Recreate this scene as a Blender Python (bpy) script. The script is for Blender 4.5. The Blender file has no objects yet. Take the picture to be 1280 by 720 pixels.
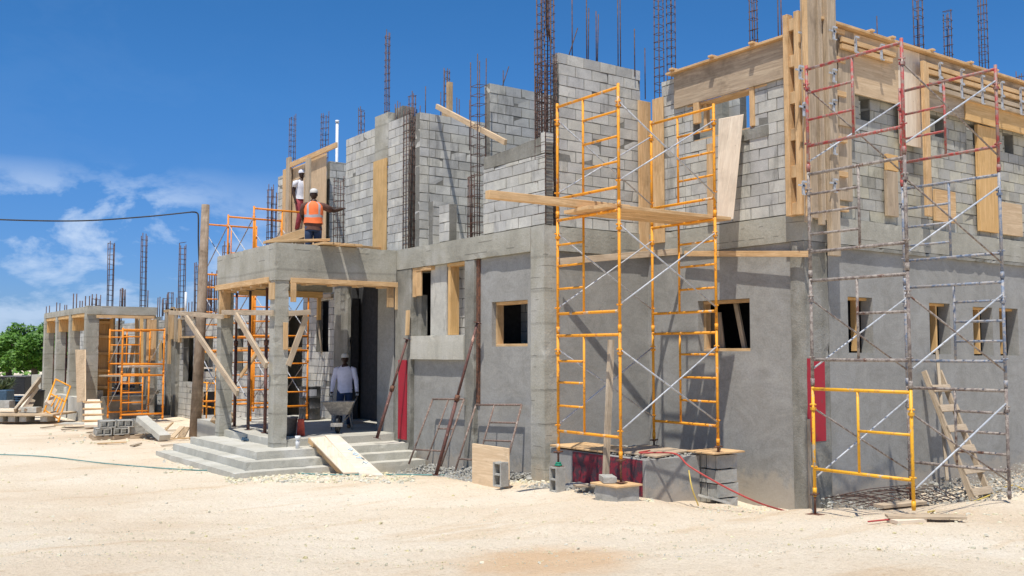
import bpy, bmesh, math, random
from mathutils import Vector, Matrix, noise
random.seed(7)
SC=bpy.context.scene; COL=SC.collection
# ------------------------------------------------------------------ camera geometry
# X runs right and away from the camera, Y runs left and away, Z up (metres)
FO=1216.0; EZ=2.5; PIT=math.atan(80/FO)
FW=Vector((.581,.814,0)).normalized(); RT=Vector((FW.y,-FW.x,0)); UPV=Vector((0,0,1))
def P(px,py,X=None,Y=None,Z=None,D=None):
    """a measured point: where the sight line meets a wall plane, a level or a distance"""
    c=(px-640)/FO; s=(360-py)/FO
    F=FW*math.cos(PIT)+UPV*math.sin(PIT); U=-FW*math.sin(PIT)+UPV*math.cos(PIT)
    d=F+RT*c+U*s; o=Vector((0,0,EZ))
    if X is not None: k=X/d.x
    elif Y is not None: k=Y/d.y
    elif Z is not None: k=(Z-EZ)/d.z
    else: k=D/d.dot(FW)
    return o+d*k
def G(x,y):
    A=[(4,4,.38),(8,6,.38),(9.8,10.9,.30),(9.7,12.5,.28),(10.5,13.7,.2),(11.6,7.4,.35),(13.7,7.2,.35),(12,8.9,.2),(13.1,10.1,-.12),
       (15,9.9,-.25),(15.2,9,-.05),(18,9.9,-.05),(18,8.5,.1),(20,6,.3),(11.6,11,.1),(12.9,11.2,-.12),(12.5,12.6,.0),(6.3,17.8,.12),(8.5,16.8,.14),
       (10.4,17.6,.0),(10.3,15.4,.12),(9,15,.22),(8.8,28,.1),(7.6,35,.1),(0,20,.2),(-8,35,.1),(2,10,.3),(24,9,.1),(10,18.6,.02),(3,26,.12),(25,25,0),(-30,60,.05),(40,80,0),(-60,140,0),(120,140,0)]
    s=w=0
    for a,b,z in A:
        q=1/((x-a)**2+(y-b)**2+.08)**1.6
        s+=q*z; w+=q
    return s/w+.05*noise.noise(Vector((x*.35,y*.35,0)))+.022*noise.noise(Vector((x*1.3,y*1.3,3)))
# ------------------------------------------------------------------ materials
def nt(name):
    m=bpy.data.materials.new(name); m.use_nodes=True; n=m.node_tree.nodes; l=m.node_tree.links
    b=n['Principled BSDF']; return m,n,l,b
def ramp(n,stops):
    r=n.new('ShaderNodeValToRGB'); e=r.color_ramp.elements
    while len(e)<len(stops): e.new(.5)
    for i,(p,c) in enumerate(stops):
        e[i].position=p; e[i].color=(*c,1) if len(c)==3 else c
    return r
def nz(n,l,vec,scale,detail=6,rough=.6,dist=0):
    t=n.new('ShaderNodeTexNoise'); t.inputs['Scale'].default_value=scale; t.inputs['Detail'].default_value=detail
    t.inputs['Roughness'].default_value=rough; t.inputs['Distortion'].default_value=dist
    if vec is not None: l.new(vec,t.inputs['Vector'])
    return t
def mixc(n,l,fac,a,b,mode='MIX'):
    x=n.new('ShaderNodeMix'); x.data_type='RGBA'; x.blend_type=mode
    for s,v in ((0,fac),(6,a),(7,b)):
        if hasattr(v,'links') or hasattr(v,'is_output'): l.new(v,x.inputs[s])
        elif s==0: x.inputs[s].default_value=v
        else: x.inputs[s].default_value=(*v,1)
    return x.outputs[2]
def mapping(n,l,vec,scale=(1,1,1),loc=(0,0,0)):
    m=n.new('ShaderNodeMapping'); m.inputs['Scale'].default_value=scale; m.inputs['Location'].default_value=loc
    l.new(vec,m.inputs['Vector']); return m.outputs[0]
def bump(n,l,b,h,strength=.3,dist=.02,prev=None):
    x=n.new('ShaderNodeBump'); x.inputs['Strength'].default_value=strength; x.inputs['Distance'].default_value=dist
    l.new(h,x.inputs['Height'])
    if prev is not None: l.new(prev,x.inputs['Normal'])
    l.new(x.outputs[0],b.inputs['Normal']); return x.outputs[0]
def gray(v,w=0): return (v*(1+w*.75),v*(1+w*.2),v*(1-w*1.6))
def m_concrete(name,lo,hi,warm=.03,scale=1.2,streak=.5,boards=False,bs=.35,joints=False,trowel=False,splash=False):
    warm+=.05; m,n,l,b=nt(name); tc=n.new('ShaderNodeTexCoord').outputs['Object']
    a=nz(n,l,tc,scale,8,.62,.3)
    r=ramp(n,[(.28,gray(lo,warm)),(.5,gray((lo+hi)/2,warm)),(.72,gray(hi,warm*.6))]); l.new(a.outputs[0],r.inputs[0])
    s=nz(n,l,mapping(n,l,tc,(2.2,2.2,.4)),1.3,6,.65)
    sr=ramp(n,[(.36,gray(.66,.02)),(.56,gray(1))]); l.new(s.outputs[0],sr.inputs[0])
    c=mixc(n,l,streak,r.outputs[0],sr.outputs[0],'MULTIPLY')
    f=nz(n,l,tc,38,5,.7); fr=ramp(n,[(.3,gray(.8)),(.6,gray(1.06))]); l.new(f.outputs[0],fr.inputs[0])
    c=mixc(n,l,.8,c,fr.outputs[0],'MULTIPLY')
    pits=n.new('ShaderNodeTexVoronoi'); pits.inputs['Scale'].default_value=9; l.new(tc,pits.inputs['Vector'])
    pr=ramp(n,[(.035,gray(.35)),(.06,gray(1))]); l.new(pits.outputs['Distance'],pr.inputs[0])
    c=mixc(n,l,.55,c,pr.outputs[0],'MULTIPLY')
    if boards:
        w=n.new('ShaderNodeTexWave'); w.wave_type='BANDS'; w.bands_direction='Z'; w.inputs['Scale'].default_value=.52
        w.inputs['Distortion'].default_value=.6; l.new(tc,w.inputs['Vector'])
        wr=ramp(n,[(.0,gray(.72)),(.03,gray(1))]); l.new(w.outputs[0],wr.inputs[0])
        c=mixc(n,l,.7,c,wr.outputs[0],'MULTIPLY')
        w2=n.new('ShaderNodeTexWave'); w2.wave_type='BANDS'; w2.bands_direction='Z'; w2.inputs['Scale'].default_value=1.55; w2.inputs['Distortion'].default_value=.25; l.new(tc,w2.inputs['Vector'])
        w2r=ramp(n,[(.0,gray(.55)),(.035,gray(1))]); l.new(w2.outputs[0],w2r.inputs[0])
        dm=nz(n,l,mapping(n,l,tc,(1,1,3.5)),1.7,2,.5); dr=ramp(n,[(.585,(0,0,0)),(.60,(1,1,1))]); l.new(dm.outputs[0],dr.inputs[0])
        c=mixc(n,l,dr.outputs[0],c,mixc(n,l,1.0,c,w2r.outputs[0],'MULTIPLY'))
    if trowel:
        t1=nz(n,l,mapping(n,l,tc,(1,1,1.6)),1.4,4,.75,2.2); t1r=ramp(n,[(.36,gray(.80,.02)),(.5,gray(.97)),(.66,gray(1.13,.01))]); l.new(t1.outputs[0],t1r.inputs[0])
        c=mixc(n,l,.6,c,t1r.outputs[0],'MULTIPLY')
        cv=n.new('ShaderNodeTexVoronoi'); cv.feature='DISTANCE_TO_EDGE'; cv.inputs['Scale'].default_value=.75
        dw=nz(n,l,tc,3,5,.6); va=n.new('ShaderNodeVectorMath'); va.operation='MULTIPLY_ADD'; va.inputs[1].default_value=(.35,.35,.35); l.new(dw.outputs['Color'],va.inputs[0]); l.new(tc,va.inputs[2]); l.new(va.outputs[0],cv.inputs['Vector'])
        cr=ramp(n,[(.002,gray(.72)),(.004,gray(1))]); l.new(cv.outputs['Distance'],cr.inputs[0])
        cm=nz(n,l,tc,.6,3); cmr=ramp(n,[(.56,(0,0,0)),(.62,(1,1,1))]); l.new(cm.outputs[0],cmr.inputs[0])
        c=mixc(n,l,cmr.outputs[0],c,mixc(n,l,.8,c,cr.outputs[0],'MULTIPLY'))
    if splash:
        sx=n.new('ShaderNodeSeparateXYZ'); l.new(tc,sx.inputs[0]); sn=nz(n,l,tc,4.5,6,.75); ma=n.new('ShaderNodeMath'); ma.operation='MULTIPLY_ADD'; ma.inputs[1].default_value=-1.3; l.new(sn.outputs[0],ma.inputs[0]); l.new(sx.outputs[2],ma.inputs[2])
        sr2=ramp(n,[(.0,(.42,.42,.42)),(.08,(.2,.2,.2)),(.2,(0,0,0))]); mb_=n.new('ShaderNodeMath'); mb_.operation='ADD'; mb_.inputs[1].default_value=.38; l.new(ma.outputs[0],mb_.inputs[0]); l.new(mb_.outputs[0],sr2.inputs[0])
        c=mixc(n,l,sr2.outputs[0],c,(.52,.43,.32))
    l.new(c,b.inputs['Base Color']); b.inputs['Roughness'].default_value=.9; b.inputs['Specular IOR Level'].default_value=.25
    h=nz(n,l,tc,22,8,.7); bump(n,l,b,h.outputs[0],bs,.02)
    return m
def m_block(name,lo,hi,warm=.03):
    m,n,l,b=nt(name); tc=n.new('ShaderNodeTexCoord').outputs['Object']
    g=n.new('ShaderNodeNewGeometry')
    r=ramp(n,[(0,gray(lo*.94,warm)),(.3,gray((lo*1.5+hi)/2.5,warm*.7)),(.75,gray((lo+hi)/2,warm*1.4)),(1,gray(hi,warm))]); l.new(g.outputs['Random Per Island'],r.inputs[0])
    a=nz(n,l,tc,2.5,7,.65); ar=ramp(n,[(.3,gray(.72)),(.62,gray(1.1))]); l.new(a.outputs[0],ar.inputs[0])
    c=mixc(n,l,.8,r.outputs[0],ar.outputs[0],'MULTIPLY')
    f=nz(n,l,tc,70,4,.8); fr=ramp(n,[(.3,gray(.7)),(.65,gray(1.12))]); l.new(f.outputs[0],fr.inputs[0])
    c=mixc(n,l,.7,c,fr.outputs[0],'MULTIPLY')
    k=nz(n,l,mapping(n,l,tc,(1,1,.3)),3.2,5,.7); kr=ramp(n,[(.35,gray(.5)),(.45,gray(1))]); l.new(k.outputs[0],kr.inputs[0])
    c=mixc(n,l,.6,c,kr.outputs[0],'MULTIPLY')
    q=nz(n,l,tc,1.1,9,.72,.5); qr=ramp(n,[(.54,(0,0,0)),(.62,(1,1,1))]); l.new(q.outputs[0],qr.inputs[0])
    c=mixc(n,l,mixc(n,l,1.0,qr.outputs[0],(.55,.55,.55),'MULTIPLY'),c,gray((lo+hi)*.43,.04))
    l.new(c,b.inputs['Base Color']); b.inputs['Roughness'].default_value=.95; b.inputs['Specular IOR Level'].default_value=.2
    bump(n,l,b,f.outputs[0],.6,.012); return m
def m_wood(name,lo,hi,grain=.7,dirt=.5):
    m,n,l,b=nt(name); uv=n.new('ShaderNodeTexCoord').outputs['UV']; g=n.new('ShaderNodeNewGeometry')
    off=n.new('ShaderNodeVectorMath'); off.operation='MULTIPLY_ADD'
    cx=n.new('ShaderNodeCombineXYZ'); 
    for i in range(3): l.new(g.outputs['Random Per Island'],cx.inputs[i])
    l.new(cx.outputs[0],off.inputs[0]); off.inputs[1].default_value=(31,17,9); l.new(uv,off.inputs[2])
    a=nz(n,l,mapping(n,l,off.outputs[0],(.7,9,1)),2.2,6,.6,1.2)
    r=ramp(n,[(.3,lo),(.52,tuple((x+y)/2 for x,y in zip(lo,hi))),(.7,hi)]); l.new(a.outputs[0],r.inputs[0])
    f=nz(n,l,mapping(n,l,off.outputs[0],(2,60,1)),3,4,.7); fr=ramp(n,[(.3,gray(.68,.05)),(.6,gray(1.08))]); l.new(f.outputs[0],fr.inputs[0])
    c=mixc(n,l,grain,r.outputs[0],fr.outputs[0],'MULTIPLY')
    tint=ramp(n,[(0,(.75,.72,.7)),(.5,(1,1,1)),(1,(1.15,1.05,.95))]); l.new(g.outputs['Random Per Island'],tint.inputs[0])
    c=mixc(n,l,.7,c,tint.outputs[0],'MULTIPLY')
    k=nz(n,l,off.outputs[0],1.6,6,.7); kr=ramp(n,[(.36,(.5,.49,.47)),(.52,(1,1,1))]); l.new(k.outputs[0],kr.inputs[0])
    c=mixc(n,l,dirt,c,kr.outputs[0],'MULTIPLY')
    vo=n.new('ShaderNodeTexVoronoi'); vo.inputs['Scale'].default_value=3.2; l.new(mapping(n,l,off.outputs[0],(1,2.2,1)),vo.inputs['Vector'])
    vr=ramp(n,[(.03,(.35,.24,.15)),(.07,(1,1,1))]); l.new(vo.outputs['Distance'],vr.inputs[0])
    c=mixc(n,l,.6,c,vr.outputs[0],'MULTIPLY')
    l.new(c,b.inputs['Base Color']); b.inputs['Roughness'].default_value=.8; b.inputs['Specular IOR Level'].default_value=.25
    bump(n,l,b,f.outputs[0],.25,.006); return m
def m_metal(name,c1,c2,amount=.5,rough=.5,metal=0.0,scale=14,c3=None):
    m,n,l,b=nt(name); tc=n.new('ShaderNodeTexCoord').outputs['Object']
    a=nz(n,l,tc,scale,7,.75); r=ramp(n,[(amount-.04,c2),(amount+.04,c1)]); l.new(a.outputs[0],r.inputs[0])
    c=r.outputs[0]
    if c3:
        k=nz(n,l,mapping(n,l,tc,(1,1,.6)),5,5,.7); kr=ramp(n,[(.60,(0,0,0)),(.63,(1,1,1))]); l.new(k.outputs[0],kr.inputs[0])
        c=mixc(n,l,kr.outputs[0],c,c3)
    l.new(c,b.inputs['Base Color']); b.inputs['Roughness'].default_value=rough; b.inputs['Metallic'].default_value=metal
    bump(n,l,b,a.outputs[0],.15,.004); return m
def m_plain(name,c,rough=.8,var=.25,scale=12,spec=.3):
    m,n,l,b=nt(name); tc=n.new('ShaderNodeTexCoord').outputs['Object']
    a=nz(n,l,tc,scale,5,.65); r=ramp(n,[(.3,tuple(x*(1-var) for x in c)),(.7,tuple(min(1,x*(1+var)) for x in c))]); l.new(a.outputs[0],r.inputs[0])
    l.new(r.outputs[0],b.inputs['Base Color']); b.inputs['Roughness'].default_value=rough; b.inputs['Specular IOR Level'].default_value=spec
    bump(n,l,b,a.outputs[0],.2,.01); return m
M={}
M['conc']=m_concrete('cast_concrete',.28,.48,.055,1.1,.32,True,.5,splash=True)
M['conc2']=m_concrete('rough_concrete',.17,.36,.04,1.6,.7,False,.7)
M['cmu']=m_concrete('loose_block',.30,.50,.02,4,.2,False,.6)
M['step']=m_concrete('step_concrete',.40,.58,.04,1.3,.25)
M['floor']=m_concrete('floor_concrete',.36,.52,.04,.9,.1)
M['plas']=m_concrete('cement_render',.28,.36,.0,.9,.18,False,.2,trowel=True,splash=True)
M['block']=m_block('concrete_block',.46,.62,.06)
M['block2']=m_block('shaded_smeared_block',.37,.52,.10)  # tan cement smears, plus a darker tone imitating weaker light on the right face
M['barrow']=m_metal('cement_crusted_steel',(.30,.28,.25),(.46,.42,.36),.48,.8)
M['mortar']=m_concrete('mortar',.15,.26,.03,3,.3,False,.6)
M['wood']=m_wood('pine_timber',(.50,.32,.155),(.73,.525,.30))
M['woodg']=m_wood('weathered_timber',(.34,.27,.19),(.56,.47,.35),.6,.5)
M['ply']=m_wood('plywood',(.50,.37,.23),(.66,.52,.35),.35,.5)
M['plyo']=m_wood('orange_plywood',(.55,.34,.13),(.72,.49,.24),.4,.3)
M['plyd']=m_wood('dirty_plywood',(.32,.25,.18),(.52,.43,.31),.4,.7)
M['plyl']=m_wood('pale_plywood',(.62,.52,.40),(.78,.70,.57),.3,.3)
M['orange2']=m_metal('orange_paint',(.80,.26,.008),(.40,.13,.03),.40,.62)
M['orange']=m_metal('golden_orange_paint',(.84,.34,.012),(.42,.15,.03),.42,.6,c3=(.55,.43,.30))
M['yellow']=m_metal('yellow_paint',(.85,.43,.02),(.45,.22,.06),.42,.5,c3=(.5,.42,.3))
M['redp']=m_metal('faded_red_paint',(.42,.06,.05),(.30,.20,.16),.5,.6,c3=(.45,.36,.3))
M['greyp']=m_metal('cement_splashed_steel',(.19,.15,.13),(.36,.31,.26),.5,.75,c3=(.15,.07,.045))
M['bluep']=m_metal('faded_blue_steel',(.16,.20,.27),(.36,.33,.30),.5,.6)
M['galv']=m_metal('galvanised_steel',(.50,.52,.54),(.34,.33,.32),.45,.55,.1)
M['rust']=m_metal('rusty_steel',(.20,.085,.045),(.09,.045,.03),.5,.8)
M['bluemark']=m_plain('faded_blue_marker',(.5,.66,.74),.9,.1)
M['rust2']=m_metal('brown_rusted_tube',(.19,.125,.095),(.31,.25,.21),.45,.8)
M['bar']=m_metal('reinforcing_steel',(.13,.065,.045),(.06,.038,.032),.5,.75)
M['propr']=m_metal('rusty_red_prop',(.16,.065,.05),(.10,.05,.04),.5,.7,c3=(.45,.25,.18))
M['propd']=m_metal('dark_prop',(.07,.05,.05),(.16,.09,.07),.45,.7,c3=(.5,.3,.22))
M['redstrip']=m_metal('red_waterproofing',(.40,.012,.028),(.20,.05,.05),.38,.6,scale=6)
M['redbox']=m_metal('worn_red_paint',(.24,.02,.035),(.06,.03,.04),.5,.7,scale=7)
M['black']=m_plain('black_plastic',(.02,.021,.023),.45)
M['dark']=m_plain('shade_toned_wall',(.07,.07,.072),.9)  # interior shade put into the wall colour
M['drum']=m_metal('scuffed_black_steel',(.045,.045,.047),(.11,.10,.09),.42,.5)
M['green']=m_plain('green_plastic',(.02,.22,.13),.5)
M['hose']=m_plain('green_hose',(.11,.26,.24),.5)
M['rhose']=m_plain('red_hose',(.45,.07,.06),.5)
M['yhose']=m_plain('yellow_cord',(.65,.48,.12),.6)
M['white']=m_plain('white_pvc',(.72,.72,.7),.5,.1)
M['pole']=m_wood('pole_wood',(.22,.16,.11),(.40,.32,.24),.7,.6)
M['wire']=m_plain('cable',(.05,.05,.05),.6)
M['gravel']=m_block('grey_gravel',.30,.52,.07)
M['stone']=m_block('limestone_rubble',.55,.74,.15)
M['clod']=m_block('earth_clods',.50,.64,.2)
M['skin']=m_plain('dark_skin',(.045,.022,.014),.5,.15)
M['lav']=m_plain('pale_lilac_cotton',(.74,.73,.84),.85,.1)
M['tee']=m_plain('white_cotton',(.7,.7,.74),.85,.1)
M['redt']=m_plain('maroon_trousers',(.28,.05,.06),.85,.2)
M['navy']=m_plain('navy_denim',(.03,.05,.10),.85,.2)
M['brown']=m_plain('brown_cotton',(.12,.06,.045),.85,.2)
M['hivis']=m_plain('orange_vest',(.9,.2,.06),.7,.08)
M['refl']=m_plain('reflective_tape',(.40,.40,.42),.4,.1)
M['capm']=m_plain('pale_cap',(.62,.60,.55),.8,.1)
M['boot']=m_plain('tan_boot',(.30,.19,.09),.8,.2)
M['glove']=m_plain('grey_glove',(.4,.4,.38),.9,.2)
M['bark']=m_plain('bark',(.10,.08,.06),.95,.4,4)
M['tarp']=m_plain('blue_plastic',(.045,.085,.13),.5,.3)
M['sack']=m_plain('paper_sack',(.35,.25,.15),.9,.4)
M['bucket']=m_plain('grey_bucket',(.13,.12,.12),.6,.4)
M['rbucket']=m_plain('red_bucket',(.5,.09,.06),.6,.3)
def leafmat(name,a,b_):
    m,n,l,b=nt(name); g=n.new('ShaderNodeNewGeometry'); r=ramp(n,[(0,a),(1,b_)]); l.new(g.outputs['Random Per Island'],r.inputs[0])
    l.new(r.outputs[0],b.inputs['Base Color']); b.inputs['Roughness'].default_value=.6
    b.inputs['Transmission Weight'].default_value=0
    t=n.new('ShaderNodeBsdfTranslucent'); l.new(r.outputs[0],t.inputs[0]); mx=n.new('ShaderNodeMixShader'); mx.inputs[0].default_value=.3
    l.new(b.outputs[0],mx.inputs[1]); l.new(t.outputs[0],mx.inputs[2]); l.new(mx.outputs[0],n['Material Output'].inputs[0]); return m
M['leaf']=leafmat('bright_leaves',(.05,.14,.012),(.16,.32,.04))
M['leafd']=leafmat('dull_leaves',(.05,.08,.03),(.15,.17,.07))
# ------------------------------------------------------------------ mesh builder
ORG={}
CHIP={'conc':.014,'conc2':.022,'step':.016,'floor':.014,'cmu':.012}
def chip(me,amt):
    bm=bmesh.new(); bm.from_mesh(me)
    bmesh.ops.remove_doubles(bm,verts=bm.verts,dist=1e-5)
    for _ in range(7):
        L=[e for e in bm.edges if e.calc_length()>.17]
        if not L or len(bm.verts)>9000: break
        bmesh.ops.subdivide_edges(bm,edges=L,cuts=1,use_grid_fill=True)
    bm.normal_update()
    mv=[]
    for v in bm.verts:
        ns=[]
        for f in v.link_faces:
            if not any(f.normal.dot(q)>.9 for q in ns): ns.append(f.normal.copy())
        if len(ns)>1:
            r=random.random()
            if r<.07: k=random.uniform(.8,1.6)
            else: k=random.uniform(.15,.5)
            mv.append((v,-sum(ns,Vector()).normalized()*amt*k))
    for v,d in mv: v.co+=d
    bm.to_mesh(me); bm.free(); me.update()
class MB:
    def __init__(s): s.v=[]; s.f=[]; s.uv=[]; s.mi=[]; s.sm=[]
    def face(s,pts,uv,m=0,sm=False):
        i=len(s.v); s.v+= [Vector(p) for p in pts]; s.f.append(tuple(range(i,i+len(pts)))); s.uv.append(uv); s.mi.append(m); s.sm.append(sm)
    def obox(s,c,a,b,d,m=0):
        c=Vector(c); a=Vector(a); b=Vector(b); d=Vector(d)
        if a.cross(b).dot(d)<0: d=-d
        L=[a,b,d]; i=len(s.v)
        for sx in(-1,1):
            for sy in(-1,1):
                for sz in(-1,1): s.v.append(c+a*sx+b*sy+d*sz)
        F=[((0,1,3,2),1,2),((4,6,7,5),1,2),((0,4,5,1),0,2),((2,3,7,6),0,2),((0,2,6,4),0,1),((1,5,7,3),0,1)]
        ln=[x.length for x in L]
        for f,p,q in F:
            s.f.append(tuple(i+k for k in f)); s.mi.append(m); s.sm.append(False)
            u,w=(p,q) if ln[p]>=ln[q] else (q,p); uv=[]
            for k in f:
                co=((k>>2)&1,(k>>1)&1,k&1)
                uv.append((ln[u]*2*co[u],ln[w]*2*co[w]))
            s.uv.append(uv)
        return s
    def box(s,x0,x1,y0,y1,z0,z1,m=0):
        x0,x1=sorted((x0,x1)); y0,y1=sorted((y0,y1)); z0,z1=sorted((z0,z1))
        return s.obox(((x0+x1)/2,(y0+y1)/2,(z0+z1)/2),((x1-x0)/2,0,0),(0,(y1-y0)/2,0),(0,0,(z1-z0)/2),m)
    def beam(s,p,q,w,h,up=(0,0,1),m=0):
        p=Vector(p); q=Vector(q); a=q-p; n=a.normalized(); up=Vector(up)
        if abs(n.dot(up))>.98: up=Vector((1,0,0)) if abs(n.x)<.9 else Vector((0,1,0))
        side=n.cross(up).normalized(); u=side.cross(n).normalized()
        return s.obox((p+q)/2,a/2,side*w/2,u*h/2,m)
    def path(s,pts,r,n=8,m=0,sm=True,cap=True):
        pts=[Vector(p) for p in pts]; rs=r if isinstance(r,(list,tuple)) else [r]*len(pts); i0=len(s.v); L=0; ref=None; acc=[]
        for k,p in enumerate(pts):
            t=(pts[min(k+1,len(pts)-1)]-pts[max(k-1,0)]).normalized()
            if ref is None: ref=t.orthogonal().normalized()
            ref=(ref-t*ref.dot(t)); ref=ref.normalized() if ref.length>1e-6 else t.orthogonal().normalized()
            bi=t.cross(ref)
            if k: L+=(p-pts[k-1]).length
            acc.append(L)
            for j in range(n):
                a=2*math.pi*j/n; s.v.append(p+(ref*math.cos(a)+bi*math.sin(a))*rs[k])
        for k in range(len(pts)-1):
            for j in range(n):
                j2=(j+1)%n; a=i0+k*n
                s.f.append((a+j,a+j2,a+n+j2,a+n+j)); s.mi.append(m); s.sm.append(sm)
                s.uv.append([(acc[k],.1*j/n),(acc[k],.1*(j+1)/n),(acc[k+1],.1*(j+1)/n),(acc[k+1],.1*j/n)])
        if cap:
            s.f.append(tuple(i0+j for j in reversed(range(n)))); s.mi.append(m); s.sm.append(False); s.uv.append([(0,0)]*n)
            e=i0+(len(pts)-1)*n
            s.f.append(tuple(e+j for j in range(n))); s.mi.append(m); s.sm.append(False); s.uv.append([(0,0)]*n)
        return s
    def tube(s,p,q,r,n=8,m=0): return s.path([p,q],r,n,m)
    def prism(s,pts,vec,m=0):
        pts=[Vector(p) for p in pts]; vec=Vector(vec); nn=len(pts)
        nrm=sum(((pts[k]-pts[0]).cross(pts[(k+1)%nn]-pts[0]) for k in range(1,nn-1)),Vector())
        if nrm.dot(vec)>0: pts=pts[::-1]
        i=len(s.v); s.v+=pts+[p+vec for p in pts]
        a=(pts[1]-pts[0]).normalized(); b=nrm.normalized().cross(a)
        uv=[((p-pts[0]).dot(a),(p-pts[0]).dot(b)) for p in pts]
        dx=max(u[0] for u in uv)-min(u[0] for u in uv); dy=max(u[1] for u in uv)-min(u[1] for u in uv)
        if dy>dx: uv=[(y,x) for x,y in uv]
        s.f.append(tuple(range(i,i+nn))); s.uv.append(uv); s.mi.append(m); s.sm.append(False)
        s.f.append(tuple(reversed(range(i+nn,i+2*nn)))); s.uv.append(uv[::-1]); s.mi.append(m); s.sm.append(False)
        for k in range(nn):
            k2=(k+1)%nn; s.f.append((i+k2,i+k,i+nn+k,i+nn+k2)); L=(pts[k2]-pts[k]).length; t=vec.length
            s.uv.append([(L,0),(0,0),(0,t),(L,t)]); s.mi.append(m); s.sm.append(False)
        return s
    def lathe(s,c,prof,n=20,m=0,ax=(0,0,1)):
        ax=Vector(ax).normalized(); u=ax.orthogonal().normalized(); w=ax.cross(u); c=Vector(c); i=len(s.v)
        for r,z in prof:
            for j in range(n):
                a=2*math.pi*j/n; s.v.append(c+ax*z+(u*math.cos(a)+w*math.sin(a))*r)
        for k in range(len(prof)-1):
            for j in range(n):
                j2=(j+1)%n; a=i+k*n; s.f.append((a+j,a+j2,a+n+j2,a+n+j)); s.mi.append(m); s.sm.append(True); s.uv.append([(0,0),(0,.1),(.1,.1),(.1,0)])
        return s
    def rock(s,c,r,m=0,flat=.7):
        c=Vector(c); i=len(s.v); R=Matrix.Rotation(random.uniform(0,6.28),3,'Z')@Matrix.Rotation(random.uniform(-.5,.5),3,'X')
        V=[(-1,-.7,-.6),(1,-.8,-.6),(.9,.8,-.6),(-.8,.9,-.6),(-.6,-.5,.6),(.6,-.6,.7),(.5,.6,.6),(-.7,.5,.5)]
        for v in V: s.v.append(c+R@Vector((v[0]*r*random.uniform(.6,1.1),v[1]*r*random.uniform(.5,1),v[2]*r*flat*random.uniform(.6,1.1))))
        for f in((0,3,2,1),(4,5,6,7),(0,1,5,4),(1,2,6,5),(2,3,7,6),(3,0,4,7)):
            s.f.append(tuple(i+k for k in f)); s.mi.append(m); s.sm.append(False); s.uv.append([(0,0)]*4)
        return s
    def panel(s,ax,pl,t,u0,u1,z0,z1,holes=(),m=0):
        """wall slab on plane ax=pl with rectangular openings"""
        u0,u1=sorted((u0,u1)); H=[(min(a,b),max(a,b),min(c,d),max(c,d)) for a,b,c,d in holes]
        us=sorted({u0,u1,*[min(max(h[k],u0),u1) for h in H for k in(0,1)]}); zs=sorted({z0,z1,*[min(max(h[k],z0),z1) for h in H for k in(2,3)]})
        def solid(i,j):
            if not(0<=i<len(us)-1 and 0<=j<len(zs)-1): return False
            a=(us[i]+us[i+1])/2; b=(zs[j]+zs[j+1])/2
            return not any(h[0]<a<h[1] and h[2]<b<h[3] for h in H)
        def pt(u,z,k): return Vector((pl+k*t,u,z)) if ax=='x' else Vector((u,pl+k*t,z))
        idx={}
        def vi(i,j,k):
            if (i,j,k) not in idx: idx[(i,j,k)]=len(s.v); s.v.append(pt(us[i],zs[j],k))
            return idx[(i,j,k)]
        def q(*a):
            s.f.append(tuple(vi(*x) for x in a)); s.uv.append([(us[x[0]],zs[x[1]]) for x in a]); s.mi.append(m); s.sm.append(False)
        for i in range(len(us)-1):
            for j in range(len(zs)-1):
                if not solid(i,j): continue
                q((i,j,0),(i+1,j,0),(i+1,j+1,0),(i,j+1,0)); q((i,j,1),(i,j+1,1),(i+1,j+1,1),(i+1,j,1))
                if not solid(i-1,j): q((i,j,0),(i,j+1,0),(i,j+1,1),(i,j,1))
                if not solid(i+1,j): q((i+1,j,0),(i+1,j,1),(i+1,j+1,1),(i+1,j+1,0))
                if not solid(i,j-1): q((i,j,0),(i,j,1),(i+1,j,1),(i+1,j,0))
                if not solid(i,j+1): q((i,j+1,0),(i+1,j+1,0),(i+1,j+1,1),(i,j+1,1))
        return s
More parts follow.
